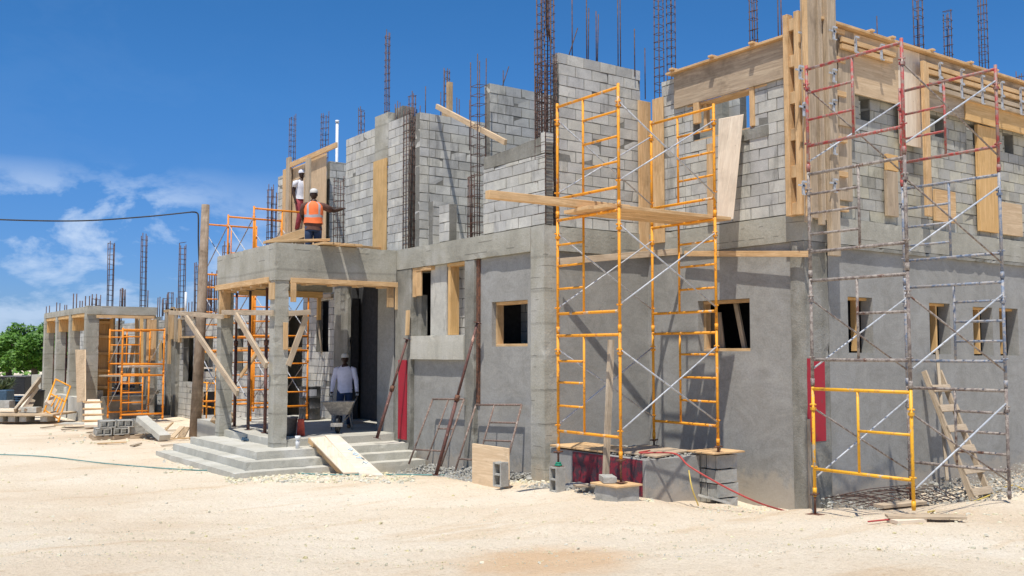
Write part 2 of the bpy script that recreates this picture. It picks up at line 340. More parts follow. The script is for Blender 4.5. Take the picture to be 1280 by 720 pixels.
    def blocks(s,ax,pl,t,u0,u1,z0,z1,holes=(),top=None,ph=0,cells=None):
        """courses of concrete blocks (material 0) over a recessed mortar core (material 1)"""
        u0,u1=sorted((u0,u1)); CH=.2032; BL=.4064; H=[(min(a,b),max(a,b),min(c,d),max(c,d)) for a,b,c,d in holes]
        i=0; z=z0
        while z<z1-.03:
            zt=min(z+CH,z1); zm=(z+zt)/2; iv=[(u0,u1)]
            if top: iv=[(max(a,u0),min(b,u1)) for a,b,zz in top if zz>=zt-.07]
            for h in H:
                if h[2]<zm<h[3]:
                    nv=[]
                    for a,b in iv:
                        if h[1]<=a or h[0]>=b: nv.append((a,b)); continue
                        if h[0]>a: nv.append((a,h[0]))
                        if h[1]<b: nv.append((h[1],b))
                    iv=nv
            for a,b in iv:
                r=random.choice((.013,.011,.009,.008))
                if b-a<.04: continue
                def bx(p,q,za,zb,e,m):
                    if ax=='x': s.box(pl+e,pl+t-e,p,q,za,zb,m)
                    else: s.box(p,q,pl+e,pl+t-e,za,zb,m)
                bx(a+.005,b-.005,z+.001 if z==z0 else z-.002,zt-.004,r+random.uniform(0,.002),1)
                k=math.floor((a-u0)/BL)-1; off=(BL/2 if (i+ph)%2 else 0)
                while True:
                    p=u0+off+k*BL; k+=1
                    if p>=b: break
                    q=p+BL; pa=max(p,a); qb=min(q,b)
                    if qb-pa<.03: continue
                    e=random.uniform(-.004,.004)
                    bx(pa+.005+random.uniform(-.002,.003),qb-.005+random.uniform(-.003,.002),z+.005+random.uniform(-.002,.003),zt-.005+random.uniform(-.003,.002),e,0)
                    cc=sum(s.v[-8:],Vector())/8
                    for w in range(-8,0):
                        k_=.03 if random.random()<.93 else random.uniform(.1,.22)
                        d_=cc-s.v[w]; s.v[w]=s.v[w]+Vector((d_.x*k_*random.random(),d_.y*k_*random.random(),d_.z*k_*random.random()))
            z=zt; i+=1
        return s
    def build(s,name,mats,parent=None,bevel=0,origin=None):
        if not isinstance(mats,(list,tuple)): mats=[mats]
        me=bpy.data.meshes.new(name)
        if parent is not None: o0=ORG[parent.name]
        elif origin is not None: o0=Vector(origin)
        else:
            lo=[min(v[k] for v in s.v) for k in range(3)]; hi=[max(v[k] for v in s.v) for k in range(3)]
            o0=Vector(((lo[0]+hi[0])/2,(lo[1]+hi[1])/2,lo[2]))
        me.from_pydata([tuple(v-o0) for v in s.v],[],s.f); uvl=me.uv_layers.new(name='UVMap')
        k=0
        for fi,f in enumerate(s.f):
            for c in range(len(f)): uvl.data[k].uv=s.uv[fi][c]; k+=1
        for p,mi,sm in zip(me.polygons,s.mi,s.sm): p.material_index=mi; p.use_smooth=sm
        for m in mats: me.materials.append(M[m] if isinstance(m,str) else m)
        me.validate(); me.update()
        if CHIP.get(mats[0] if isinstance(mats[0],str) else '') and bevel and len(me.polygons)<60: chip(me,CHIP[mats[0]]); bevel=0
        o=bpy.data.objects.new(name,me); COL.objects.link(o)
        if parent is not None: o.parent=parent
        else: o.location=o0
        ORG[o.name]=o0
        if bevel:
            b=o.modifiers.new('edge','BEVEL'); b.width=bevel; b.segments=1; b.limit_method='ANGLE'; b.angle_limit=math.radians(40); b.harden_normals=False
        return o
def tag(o,label=None,cat=None,group=None,kind=None):
    if label: o['label']=label
    if cat: o['category']=cat
    if group: o['group']=group
    if kind: o['kind']=kind
    return o
def thing(name,loc,label,cat,group=None):
    o=bpy.data.objects.new(name,None); COL.objects.link(o); o.location=loc; o.empty_display_size=.2; ORG[o.name]=Vector(loc); return tag(o,label,cat,group)
def one(mb,name,mat,label,cat,group=None,bevel=0): return tag(mb.build(name,mat,None,bevel),label,cat,group)
def copy_tree(root,loc,rotz,label,group=None):
    def cp(o,par):
        c=o.copy(); COL.objects.link(c); c.parent=par
        for ch in list(o.children): cp(ch,c)
        return c
    kids=list(root.children); r=root.copy(); COL.objects.link(r); r.location=loc; r.rotation_euler=(0,0,rotz)
    for k in kids: cp(k,r)
    r['label']=label
    if group: r['group']=group
    return r
def cage(mb,x,y,z0,z1,w=.16,d=None,step=.2,nb=4,lean=(0,0),ties_to=None,r=.011,fl=0):
    """upright reinforcing cage: bars and stirrups"""
    d=d or w; H=z1-z0
    cs=[(-1,-1),(1,-1),(1,1),(-1,1)]
    if nb>=6: cs+= [(0,-1),(0,1)]
    if nb>=8: cs+= [(-1,0),(1,0)]
    if nb==2: cs=[(-1,0),(1,0)]
    for a,b in cs:
        e=random.uniform(-.12,.06)
        p=Vector((x+a*w/2,y+b*d/2,z0)); q=Vector((x+a*w/2+lean[0]*H+random.uniform(-.02,.02),y+b*d/2+lean[1]*H+random.uniform(-.02,.02),z1+e))
        mb.path([p,(p+q)/2+Vector((random.uniform(-.008,.008),random.uniform(-.008,.008),0)),q],r,5)
    z=z0+.1; T=ties_to or z1
    while z<T:
        k=(z-z0); o=Vector((x+lean[0]*k,y+lean[1]*k,z)); t=random.uniform(-.02,.02)
        pts=[o+Vector((a*(w/2+.012),b*(d/2+.012),t*a)) for a,b in((-1,-1),(1,-1),(1,1),(-1,1),(-1,-1))]
        mb.path(pts,.0065,4,sm=False); z+=step*random.uniform(.85,1.15)
    return mb
SUN_E=3.8; SKY_S=.08; EXPO=.45; CLOFF=(1.2,8.8,3.42); CLS=8.5; CLCOL=(6.0,7.2,9.0)
# ------------------------------------------------------------------ main plan lines
XA=10.6; YC=13.85; X2=13.2; Y2=10.2; YP=19.35; XP=7.75; ZS=4.8; ZB=4.34
def ay(px,X,py=440): return P(px,py,X=X).y
def az(px,py,X): return P(px,py,X=X).z
def bx_(px,Y,py=440): return P(px,py,Y=Y).x
def bz(px,py,Y): return P(px,py,Y=Y).z
# ------------------------------------------------------------------ main building
MBD=thing('unfinished_building',(12,16,0),'large unfinished two storey concrete and block building with rebar columns and a stepped porch','building')
def wl(name,mb,mat,bevel=0,label=None,parent=None):
    o=mb.build(name,mat,parent or MBD,bevel)
    if label: o['label']=label
    return o
# corner column of the left facade, its beam, intermediate piers
wl('column',MB().box(XA,XA+.3,YC,YC+.42,-.4,ZS),'conc',.012)
y2a=ay(592,XA); y2b=ay(580,XA)
wl('column',MB().box(XA+.005,XA+.3,y2a,y2b,-.3,ZB),'conc2',.01)
wl('column',MB().box(XA+.008,XA+.3,ay(513,XA),YP+.05,-.3,ZB),'conc2',.01)
wl('ring_beam',MB().box(XA,XA+.3,YC+.423,YP+.08,ZB+.002,ZS),'conc',.012)
# bay with the small window
w1=(ay(613,XA+.07),ay(658,XA+.07),az(636,433,XA+.07),az(636,376,XA+.07))
pw=wl('rendered_wall',MB().panel('x',XA+.10,.2,YC+.42,y2a,-.3,ZB,[w1]),'plas')
def frame_x(parent,X,y0,y1,z0,z1,t=.05,d=.14,mat='wood',sides='lrtb'):
    y0,y1=sorted((y0,y1)); m=MB()
    if 'b' in sides: m.box(X,X+d,y0,y1,z0,z0+t)
    if 't' in sides: m.box(X,X+d,y0,y1,z1-t,z1)
    a=z0+(t if 'b' in sides else 0)+.001; b=z1-(t if 't' in sides else 0)-.001
    if 'r' in sides: m.box(X,X+d,y0,y0+t,a,b)
    if 'l' in sides: m.box(X,X+d,y1-t,y1,a,b)
    return m.build('window_frame',mat,parent,.004)
frame_x(pw,XA+.20,w1[0]+.02,w1[1]-.02,w1[2]-.01,w1[3]+.0,.06,.16)
# bay with the wide opening: sill band, render below, pier and linings
zs0=2.34; zs1=2.85
wl('sill_band',MB().box(XA-.015,XA+.28,y2b+.002,ay(513,XA)-.002,zs0,zs1),'step',.012)
wl('rendered_wall',MB().panel('x',XA+.10,.17,y2b,ay(513,XA),-.3,zs0),'plas')
wl('pier',MB().box(XA+.12,XA+.3,ay(557,XA+.1),ay(537,XA+.1),zs1,ZB),'block')
wl('pier',MB().box(XA+.15,XA+.3,ay(524,XA+.1),ay(514,XA+.1),zs1,3.75),'conc2')
m=MB(); m.box(XA+.05,XA+.27,ay(560,XA),ay(557,XA),zs1,ZB-.07); m.box(XA+.05,XA+.25,ay(582,XA),ay(556,XA),ZB-.07,ZB)
wl('window_frame',m,'plyo',.004)
m=MB(); m.box(XA+.03,XA+.07,ay(524,XA),ay(518,XA),3.72,ZB-.08); m.box(XA+.02,XA+.25,ay(537,XA),ay(514,XA),ZB-.08,ZB); m.box(XA+.02,XA+.05,ay(518,XA),ay(514,XA),3.7,ZB-.08)
wl('window_frame',m,'wood',.004)
m=MB().box(XA+.06,XA+.096,ay(595.5,XA),y2a-.004,az(595,505,XA),ZB-.003); wl('edge_strip',m,'rust',label='dull red brown edge strip beside the pier')
m=MB().box(XA-.02,XA+.006,ay(509,XA),ay(499,XA),az(503,549,XA),az(503,450,XA)); wl('painted_strip',m,'redstrip',label='bright red painted strip at the side of the entrance')
# inner room walls seen through the openings
m=MB().blocks('x',12.3,.2,14.3,19.2,.5,ZB); wl('inner_wall',m,['block','mortar'])
wl('inner_wall',MB().box(11.3,12.3,16.9,17.1,.4,ZB-.01),'dark'); wl('block_wall',MB().blocks('x',10.95,.2,ay(584,10.95),ay(560,10.95),2.4,ZB),['block','mortar'])  # the dark cross wall carries the room's shade in its colour
# return wall of the recess (faces the camera)
xb=X2
wl('rendered_wall',MB().panel('y',YC+.12,.2,XA+.302,X2+.1,-.4,ZB),'plas')
wl('ring_beam',MB().box(XA+.302,X2-.002,YC+.03,YC+.33,ZB+.002,ZS-.004),'conc',.01)
# right part of the left facade, with the window under the scaffold
w2=(ay(873,X2+.05),ay(938,X2+.05),az(905,439,X2+.05),az(905,374.5,X2+.05))
pw2=wl('rendered_wall',MB().panel('x',X2+.05,.25,Y2+.05,YC+.12,-.6,ZB,[w2]),'plas')
frame_x(pw2,X2+.2,w2[0]+.01,w2[1]-.17,w2[2]-.01,w2[3],.06,.14)
m=MB(); p1=Vector((X2+.55,ay(895,X2+.5),w2[2]+.0)); 
m.prism([(X2+.5,ay(908,X2+.5),w2[2]-.3),(X2+.5,ay(884,X2+.5),w2[2]-.3),(X2+.5,ay(886,X2+.5),w2[3]-.2),(X2+.5,ay(901,X2+.5),w2[3]-.2)],(.03,0,0)); one(m,'plywood_sheet','plyd','grey plywood sheet leaning inside the window opening behind the orange scaffold','plywood')
m=MB().beam((X2+.55,ay(933,X2+.5),w2[2]-.3),(X2+.5,ay(918,X2+.5),w2[3]+.2),.09,.05,(1,0,0)); one(m,'timber','woodg','slanting grey stud inside the window opening behind the orange scaffold','timber')
wl('ring_beam',MB().box(X2,X2+.3,Y2+.002,YC+.028,ZB+.002,ZS),'conc',.012)
# gable side facing the camera on the right, four slot windows
slots=[]
for a,b,c,d in((1061,1092,371.5,441),(1163,1189,379,443),(1217.5,1242,384,444.5),(1250.5,1274,385.5,444.5)):
    slots.append((bx_(a,Y2+.06),bx_(b,Y2+.06),bz((a+b)/2,d,Y2+.06),bz((a+b)/2,c,Y2+.06)))
slots=[(a,b,2.5-.02,3.85) if False else (a,b,c,d) for a,b,c,d in slots]
for k in range(5): slots.append((slots[3][0]+1.1*(k+1)+.3,slots[3][1]+1.1*(k+1)+.3,slots[3][2],slots[3][3]))
pg=wl('rendered_wall',MB().panel('y',Y2+.06,.24,X2+.7,26,-.6,ZB,slots),'plas')
for a,b,c,d in slots:
    m=MB(); w=b-a; x=a+w*.55; m.box(x,x+.05,Y2+.17,Y2+.29,c+.03,d-.05); m.box(a+.01,b-.01,Y2+.17,Y2+.29,d-.05,d-.001)
    m.build('window_frame','plyo',pg,.004)
wl('column',MB().box(X2+.002,X2+.62,Y2,Y2+.3,-.5,ZB),'conc2',.02)
wl('painted_strip',MB().box(X2+.02,X2+.47,Y2-.006,Y2+.02,bz(1020,552,Y2),bz(1020,448,Y2)),'redstrip',label='bright red painted patch low on the corner column')
wl('corner_batten',MB().box(X2-.02,X2+.035,Y2-.03,Y2-.0065,bz(1008,640,Y2),bz(1008,524,Y2)),'woodg')
wl('ring_beam',MB().box(X2+.302,26,Y2+.004,Y2+.3,ZB+.002,ZS-.002),'conc',.012)
wl('drip_ledge',MB().box(X2+.63,26,Y2-.01,Y2+.06,ZB-.07,ZB),'conc2',.008)
# floors
m=MB(); m.box(X2+.31,26,Y2+.31,24,ZB+.1,ZS-.06); m.box(XA+.31,X2+.3,YC+.34,24,ZB+.1,ZS-.06); wl('floor_slab',m,'floor')
m=MB(); m.box(X2+.31,26,Y2+.31,26,.3,.6); m.box(XA+.31,X2+.3,YC+.34,19.6,.3,.6); wl('floor_slab',m,'floor')
for q in((15.6,15.8,Y2+.3,24,.5,ZB+.1),(X2+.3,15.598,16,16.2,.5,ZB+.1),(15.802,26,13.6,13.8,.5,ZB+.1),(26,26.2,Y2,24,-.4,ZS),(12.5,26,24,24.2,-.4,ZS)): wl('inner_wall',MB().box(*q),'dark')  # walls added to keep the rooms dark, shade put into their colour
# ---------------- upper storey walls
def bw(name,ax,pl,t,u0,u1,z0,z1,holes=(),top=None,ph=0,label=None):
    return wl(name,MB().blocks(ax,pl,t,u0,u1,z0,z1,holes,top,ph),['block','mortar'],0,label)
W2l=ay(604,XA+.02,230); W2r=ay(681,XA+.02,230)
bw('block_wall','x',XA+.02,.2,W2r,W2l,ZS+.01,6.1)
m=MB(); yy=[W2r+.0,W2l-.02]
m.prism([(XA+.015,yy[0]+.12,6.102),(XA+.015,yy[1],6.102),(XA+.015,yy[1],6.36),(XA+.015,yy[1]-.3,6.34),(XA+.015,yy[0]+.12,6.42)],(.2,0,0)); wl('concrete_capping',m,'conc2',.01)
bw('block_wall','x',XA+.02,.2,W2r,W2r+.12,6.11,6.5)
bw('block_wall','y',YC+.1,.2,XA+.42,X2-.12,ZS+.01,8.07)
bw('block_wall','y',16.4,.2,P(612,300,Y=16.4).x,13.6,ZS+.01,8.07,ph=1)
bw('block_wall','y',18.55,.2,P(524,300,Y=18.55).x,13.5,ZS+.01,7.83,top=[(0,10.97,7.83),(10.97,12.6,7.83),(12.6,14,7.6)])
# low stub of blocks in front of it
xs=P(541,290,Y=18.0).x; bw('block_wall','y',17.9,.2,P(541,290,Y=17.9).x,P(563,290,Y=17.9).x,ZS+.01,bz(550,252,17.9))
bw('block_wall','x',XA+.03,.2,17.15,17.55,ZS+.01,az(570,252,XA))
X1=10.7; W1r=ay(510,X1,230); W1l=ay(432,X1,230); c1=ay(485,X1,200); c2=ay(468.5,X1,200)
bw('block_wall','x',X1,.2,W1r,c1-.003,ZS+.01,7.86)
bw('block_wall','x',X1,.2,c2+.003,W1l,ZS+.01,7.86,ph=1)
wl('column',MB().box(X1-.01,X1+.25,c1,c2,az(477,205,X1),8.12),'conc',.01,'short cast concrete column head above the plywood form')
wl('column',MB().box(X1+.32,X1+.6,c1-.1,c1+.25,7.2,8.3),'conc2',.01)
one(MB().box(X1-.045,X1-.012,c1+.01,c2-.01,ZS-.05,az(477,200,X1)),'formwork_board','plyo','tall narrow plywood form standing in the block wall above the right end of the porch','formwork')
X0=11.1; W0r=P(408,240,X=X0).y; W0l=P(347,240,X=X0).y
bw('block_wall','x',X0,.2,P(356,240,X=X0).y,W0l,ZS+.01,7.75)
bw('block_wall','y',W0r+.02,.2,X0+.1,14,ZS+.01,7.7,ph=1)
bw('block_wall','x',X0+.02,.2,W0r+.3,W0l,ZS+.01,7.3)
# right part upper storey
wa=ay(865,X2,130); wb=ay(943,X2,130); zw0=6.9
bw('block_wall','x',X2+.02,.2,Y2+.32,ay(826,X2,130),ZS+.01,7.75,holes=[(ay(865,X2,150),ay(941,X2,140),6.42,7.45)],top=[(0,12.9,7.3),(12.9,14,7.8)])
wl('block_sill',MB().box(X2+.0,X2+.2,ay(960,X2,150),ay(925,X2,150),6.22,6.42),'conc2',.01)
bw('block_wall','x',14.9,.2,13.0,13.5,ZS+.01,7.9); 
m=MB().box(14.6,14.8,13.2,14.6,6.2,7.55); wl('inner_wall',m,'conc')
hs=[]
for a,b,c,d in((1074,1087,121,138),(1160,1179,141,160),(1207,1226,158,178),(1252,1265,172,190)):
    hs.append((bx_(a,Y2+.1,130),bx_(b,Y2+.1,130),6.66,7.0))
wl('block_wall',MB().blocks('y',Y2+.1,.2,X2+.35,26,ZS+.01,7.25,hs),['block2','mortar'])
m=MB().box(X2+.4,26,Y2+.04,Y2+.26,7.255,8.05); wl('ring_beam',m,'conc2')
m=MB().blocks('y',Y2+.9,.2,14.0,26,ZS+.01,8.0); wl('inner_wall',m,['block','mortar'])  # wall added behind the slots so they look dark
# ---------------- porch
PO=wl('porch_slab',MB().box(XP+.12,XA+.0,YP+.3,23.05,.0,.68).box(XP+.8,XA,23.05,26.8,0,.679).box(XP+.301,XA,YP+.05,YP+.3,.0,.677).box(XA,12.4,19.6,26.8,0,.676),'floor',.015)
for (x0,y0,z0) in((XP,YP,.5),(XP,22.67,.5)):
    wl('column',MB().box(x0,x0+.3,y0,y0+.3,z0,4.0),'conc',.012)
m=MB().box(XP-.02,XA-.002,YP-.02,YP+.3,4.0,ZS-.01); wl('porch_beam',m,'conc',.012)
m=MB().box(XP-.022,XP+.3,YP+.302,22.97,4.0,ZS-.02); wl('porch_beam',m,'conc',.012)
m=MB().box(XP+.3,XA,22.67,22.97,4.0,ZS-.03); wl('porch_beam',m,'conc',.01)
m=MB().box(XP+.3,XA,YP+.3,22.67,4.22,4.36); wl('porch_roof_slab',m,'conc')
# facade under the porch
m=MB(); m.box(10.72,10.9,YP+.31,20.45,.68,4.44); wl('rendered_wall',m,'plas')
wl('entrance_recess',MB().box(12.2,12.4,19.6,28.0,.6,4.6),'dark'); wl('entrance_recess',MB().box(10.9,12.198,20.25,20.45,.6,4.4),'dark')  # shade of the recess painted as near-black walls
m=MB(); m.box(11.0,11.1,ay(434,11.0),ay(417,11.0),.67,4.43); wl('column',m,'conc2',.012)
hw=(P(410,440,X=11.5).y,P(395,440,X=11.5).y,2.45,4.0)
bw('block_wall','x',11.5,.2,ay(424,11.5),26.6,.68,4.75,holes=[hw])
m=MB().box(11.9,12.1,24.2,27,.6,4.3); wl('inner_wall',m,'dark')  # dark-coloured backing gives the window opening its shade
m=MB(); m.box(11.42,11.6,hw[0]-.3,hw[1],hw[3]-.02,hw[3]+.1); wl('lintel',m,'woodg')
# steps round the porch: three treads, front and side
for k,(x,y,z,yl) in enumerate(((7.17,18.72,.53,22.95),(6.82,18.36,.38,23.1),(6.46,18.0,.23,23.2))):
    z0=-.15; xr=XA-.002
    m=MB(); xi=XP+.12 if k==0 else (7.17 if k==1 else 6.82); yi=YP+.3 if k==0 else (18.72 if k==1 else 18.36)
    # one L shaped solid per tread
    m.prism([(x,y,z0),(xr,y,z0),(xr,yi,z0),(xi,yi,z0),(xi,yl,z0),(x,yl,z0)],(0,0,z-z0)); wl('step',m,'step',.018)
one(MB().path([(8.12,18.95,.53),(8.12,18.95,.72)],.045,12).path([(8.12,18.95,.70),(8.12,18.95,.78)],.056,12),'drain_pipe','white','short white pvc pipe stub standing on the top step by the porch column','pipe')
# timber linings under the porch beams
m=MB(); xr=bx_(500,YP-.03,370); xl=bx_(363,YP-.03,370)
m.box(xl,xr,YP-.065,YP-.022,3.96,4.06); m.box(xl,xr-.05,YP-.02,YP+.3,3.955,3.998)
m.box(xl,xl+.12,YP-.065,YP-.024,3.55,3.958); m.box(xr-.13,xr,YP-.065,YP-.024,3.45,3.958); m.box(xr-.30,xr-.14,YP+.0,YP+.05,3.5,3.95)
for k in range(4): m.box(xl+.35+k*.6,xl+.5+k*.6,YP-.03,YP+.25,3.925,3.953)
one(m,'beam_formwork','wood','pine formwork left under the front beam of the porch','formwork',bevel=.004)
m=MB(); ya=YP+.31; yb=22.66
m.box(XP-.068,XP-.024,ya,yb+.3,3.96,4.08); m.box(XP-.02,XP+.3,ya,yb,3.955,3.998); m.box(XP-.06,XP+.2,yb-.05,yb,3.3,3.95); m.box(XP-.03,XP+.28,ya-.28,ya,3.6,3.95)
for k in range(5): m.box(XP-.03,XP+.3,ya+.4+k*.6,ya+.5+k*.6,3.9,3.953)
one(m,'beam_formwork','wood','pine formwork left under the side beam of the porch facing the yard','formwork',bevel=.004)
m=MB(); m.box(XP+.4,XA-.3,22.6,22.66,3.85,4.0).box(XA-.44,XA-.34,22.6,22.66,3.3,3.848); one(m,'beam_formwork','plyo','orange timber frame under the rear beam of the porch','formwork',bevel=.004)
# ---------------- reinforcing cages of the main building
def rc(name,mb): return wl(name,mb,'bar')
cg=MB()
cage(cg,XA+.17,YC+.16,ZS,9.4,.22,.22,.16,8,r=.013); cage(cg,XA+.17,YC+.16,ZS,8.0,.26,.3,.12,4,ties_to=7.9); cage(cg,XA+.17,YC+.35,ZS,7.6,.12,.1,.2,4,ties_to=7.5)
for a in(-.09,0,.06,.1): cg.path([(XA+.17+a,YC+.1,8.2),(XA+.17+a*.5,YC+.15,8.5),(XA+.17+a*.5,YC+.15,10.2)],.013,5)
rc('rebar_cage',cg)
y=ay(598,XA+.15,200); rc('rebar_cage',cage(MB(),XA+.15,y,ZS,8.45,.2,.22,.2,4,ties_to=8.0))
y=ay(589,XA+.3,260); rc('rebar_cage',cage(MB(),XA+.3,y,ZS,6.2,.1,.1,.2,4))
y=ay(514,XA+.2,220); cg=cage(MB(),XA+.2,y,ZS,8.05,.26,.26,.2,8,ties_to=7.9); cage(cg,XA+.2,y-.02,ZS,8.4,.12,.12,.2,4); rc('rebar_cage',cg)
def rcp(px,pyt,D,w=.14,z0=ZS,pyb=None,nb=4,step=.18,name='rebar_cage',lean=(0,0),d=None):
    """cage whose top is at pixel px,pyt at distance D"""
    t=P(px,pyt,D=D); z0=z0 if pyb is None else P(px,pyb,D=D).z
    return rc(name,cage(MB(),t.x,t.y,z0,t.z,w,d or w,step,nb,lean=lean))
rcp(484.5,40,24.2,.09); rcp(559,85,24,.09); rcp(452,135,25.5,.1); rcp(366,145,29,.14); rcp(405,140,27.5,.16,lean=(.01,.01)); rcp(672,36,22,.09)
rcp(424,222,24.6,.18,d=.22); rcp(823,-12,19.6,.13); rcp(838,-20,19.9,.11); rcp(941,-10,17.6,.1,z0=7.2); rcp(1147,-8,18.6,.12,z0=7.5); rcp(1184,13,20.5,.12,z0=7.5); rcp(1227,-8,21,.13,z0=7.5); rcp(1275,88,23,.12,z0=7.5)
rcp(338,233,26,.12,pyb=320); rcp(343,240,26,.1,pyb=320); rcp(879,100,22,.1,z0=6.0)
def bars(lst,name='rebar'):
    for px,pyt,D,z0,lx in lst:
        t=P(px,pyt,D=D); rc(name,MB().path([(t.x-lx,t.y+lx*.5,z0),t],.011,5))
bars([(715,-5,18.5,7.9,0),(722,35,18.5,7.9,.25),(733,-10,18.5,7.9,0),(736,10,18.5,7.9,.02),(745,14,18.8,7.9,0),(748,18,18.8,7.9,.03),(772,-5,18.8,7.9,0),(775,-8,18.8,7.9,0),(793,36,18.8,7.9,0)])
bars([(972,-8,16.5,7.2,0),(976,-5,16.5,7.2,0),(806,60,19,7.5,0),(1096,20,18.5,7.8,0)])
bars([(532,108,22,7.5,0),(551,115,23,7.5,0),(555,85,23,7.5,0),(571,122,23,7,0),(574,124,23,7,0),(587,125,21.5,7,0),(629,88,20.5,7.9,0),(636,83,20.5,7.9,.2),(500,128,22.5,7.5,0),(494,130,22.5,7.5,0),(497,126,22.5,7.5,0)])
for px,py in((562,103),(556,138)):
    t=P(px,py,D=22.8); one(MB().box(t.x-.06,t.x+.06,t.y-.05,t.y+.05,7.4,t.z),'timber_post','wood','%s bare timber post sticking up above the middle block walls'%('taller' if px==562 else 'shorter'),'timber')
t=P(421.5,153,D=27.6); one(MB().path([(t.x,t.y,ZS),(t.x,t.y,t.z)],.04,10).path([(t.x,t.y,t.z-.01),(t.x,t.y,t.z+.06)],.055,10),'vent_pipe','white','white pvc pipe rising between the block walls behind the orange vested worker','pipe')
# ------------------------------------------------------------------ formwork on the right wing
def things_board(mb,mat,label,name='formwork_board',cat='formwork',bevel=.004,group=None): return one(mb,name,mat,label,cat,group,bevel)
# beam form over the window (left facing)
XF=X2-.03; ya=ay(985,XF,60); yb=ay(842,XF,100); zt=7.8
R=thing('beam_formwork',(XF,12,7.2),'long weathered plywood beam form over the upper window opening','formwork')
MB().box(XF,XF+.04,ya,yb,7.14,zt).build('side_panel','plyd',R,.004)
MB().box(XF-.10,XF+.12,ya-.02,yb+.12,zt+.002,zt+.045).build('top_plank','wood',R,.004)
MB().box(XF+.05,XF+.3,ya+.5,yb-.3,7.1,7.14).build('soffit_board','wood',R,.004)
for k in(.25,.6,.97): 
    y=ya+(yb-ya)*k; MB().box(XF-.16,XF+.4,y-.05,y+.05,zt+.047,zt+.085).build('cleat','wood',R,.004)
m=MB(); y=ay(941,XF,120); m.box(XF+.02,XF+.1,y,y+.1,6.45,7.14); m.box(XF+.16,XF+.22,y-.06,y+.02,6.42,6.9); things_board(m,'wood','short pine jamb board at the right side of the upper window opening')
y=ay(873,XF,130); m=MB(); m.box(XF+.0,XF+.08,y,y+.14,6.75,7.14).box(XF+.1,XF+.2,y-.1,y-.03,6.6,7.14); things_board(m,'wood','short pine jamb board at the left side of the upper window opening')
m=MB(); m.box(X2+.05,X2+.2,ay(941,X2,140),ay(865,X2,150),6.425,6.455); things_board(m,'wood','thin board lying on the sill of the upper window opening')
# leaning ply sheet
a=P(898,149,X=X2-.12); b=P(929,143,X=X2-.12); c=P(916,274,X=X2-.4); d=P(896,275,X=X2-.4)
things_board(MB().prism([a,b,c,d],(.02,0,.01)),'plyl','pale plywood sheet leaning on the block wall below the upper window','plywood_sheet','plywood')
a=P(897,150,X=X2-.02); 
things_board(MB().box(X2-.06,X2-.02,ay(893,X2,200),ay(886,X2,200),4.85,6.3),'wood','narrow board beside the pale leaning plywood sheet','timber','timber')
# two boards at inner corner
xa=P(800,200,Y=YC).x; xb2=P(815,200,Y=YC).x
things_board(MB().box(xa,xb2,YC+.02,YC+.06,4.35,az(808,123,X2-.2)),'wood','tall left corner form board where the recess meets the right wing')
things_board(MB().box(X2-.05,X2-.01,ay(831,X2,200),ay(818,X2,200),4.6,az(824,123,X2)),'wood','tall right corner form board where the recess meets the right wing')
# corner column form
R=thing('column_formwork',(X2,Y2,ZS),'tall corner column form of pine boards and clamps above the right corner','formwork')
Xc=X2-.12; Yc=Y2-.14
def lad(m,y0,y1):
    m.box(Xc-.06,Xc+.085,y0,y0+.10,4.75,8.15); m.box(Xc-.06,Xc+.085,y1-.10,y1,4.75,8.15)
    for z in(4.76,5.38,6.0,6.62,7.24,7.86): m.box(Xc-.03,Xc+.085,y0+.10,y1-.10,z,z+.2)
m=MB(); lad(m,ay(1003,Xc,150),ay(983,Xc,150)); m.build('stud_panel','wood',R,.004); MB().box(Xc+.087,Xc+.105,ay(1003,Xc,150),ay(983,Xc,150),4.75,8.1).build('backing_sheet','plyd',R,.003)
y1=ay(1003,Xc,150)
def vb(px0,px1,Y,d,z0,z1,mat,nm='board'):
    x0=P(px0,150,Y=Y).x; x1=P(px1,150,Y=Y).x; MB().box(x0,x1-.004,Y,Y+d,z0,z1).build(nm,mat,R,.005)
MB().box(Xc-.02,Xc+.04,ay(1011,Xc,150),ay(1003.5,Xc,150),4.62,8.6).build('board','woodg',R,.005)
MB().box(Xc-.1,Xc-.065,ay(1010.5,Xc-.1,150),ay(1004.5,Xc-.1,150),4.7,8.9).build('board','wood',R,.005)
vb(1013,1021,Yc-.02,.06,4.7,9.4,'plyd'); vb(1019,1041,Yc+.05,.04,4.7,9.3,'plyl','panel'); vb(1037,1048,Yc-.07,.1,4.1,9.4,'woodg')
x0=P(1022,150,Y=Yc).x; MB().box(x0,x0+.09,Yc-.05,Yc+.045,4.6,8.5).build('board','plyd',R,.005)
for z in(4.9,5.5,6.1,6.9,7.5,8.0): 
    x0=P(1048,150,Y=Yc).x; MB().box(x0-.05,x0+.36,Y2-.06,Y2+.03,z,z+.09).build('waler','wood',R,.005)
def clamp(m,p,ax=1,l=.2):
    p=Vector(p); m.box(p.x-.02,p.x+.02,p.y-.03,p.y+.0,p.z-l/2,p.z+l/2); m.box(p.x-.05,p.x+.05,p.y-.06,p.y-.03,p.z+l/2-.02,p.z+l/2+.01); m.box(p.x-.03,p.x+.045,p.y-.05,p.y-.02,p.z-l/2-.02,p.z-l/2)
for px,py,Y in((1003,45,Yc),(999,91,Yc-.1),(1004,137,Yc-.1),(1041,42,Yc-.1),(1041,95,Yc-.1),(1041,133,Yc-.1),(1042,185,Yc-.1),(1042,232,Yc-.1),(1003,235,Yc-.1)):
    q=P(px,py,Y=Y); m=MB(); clamp(m,q); m.box(q.x-.12,q.x+.06,q.y-.03,q.y-.01,q.z+.02,q.z+.05); m.build('clamp','galv',R)
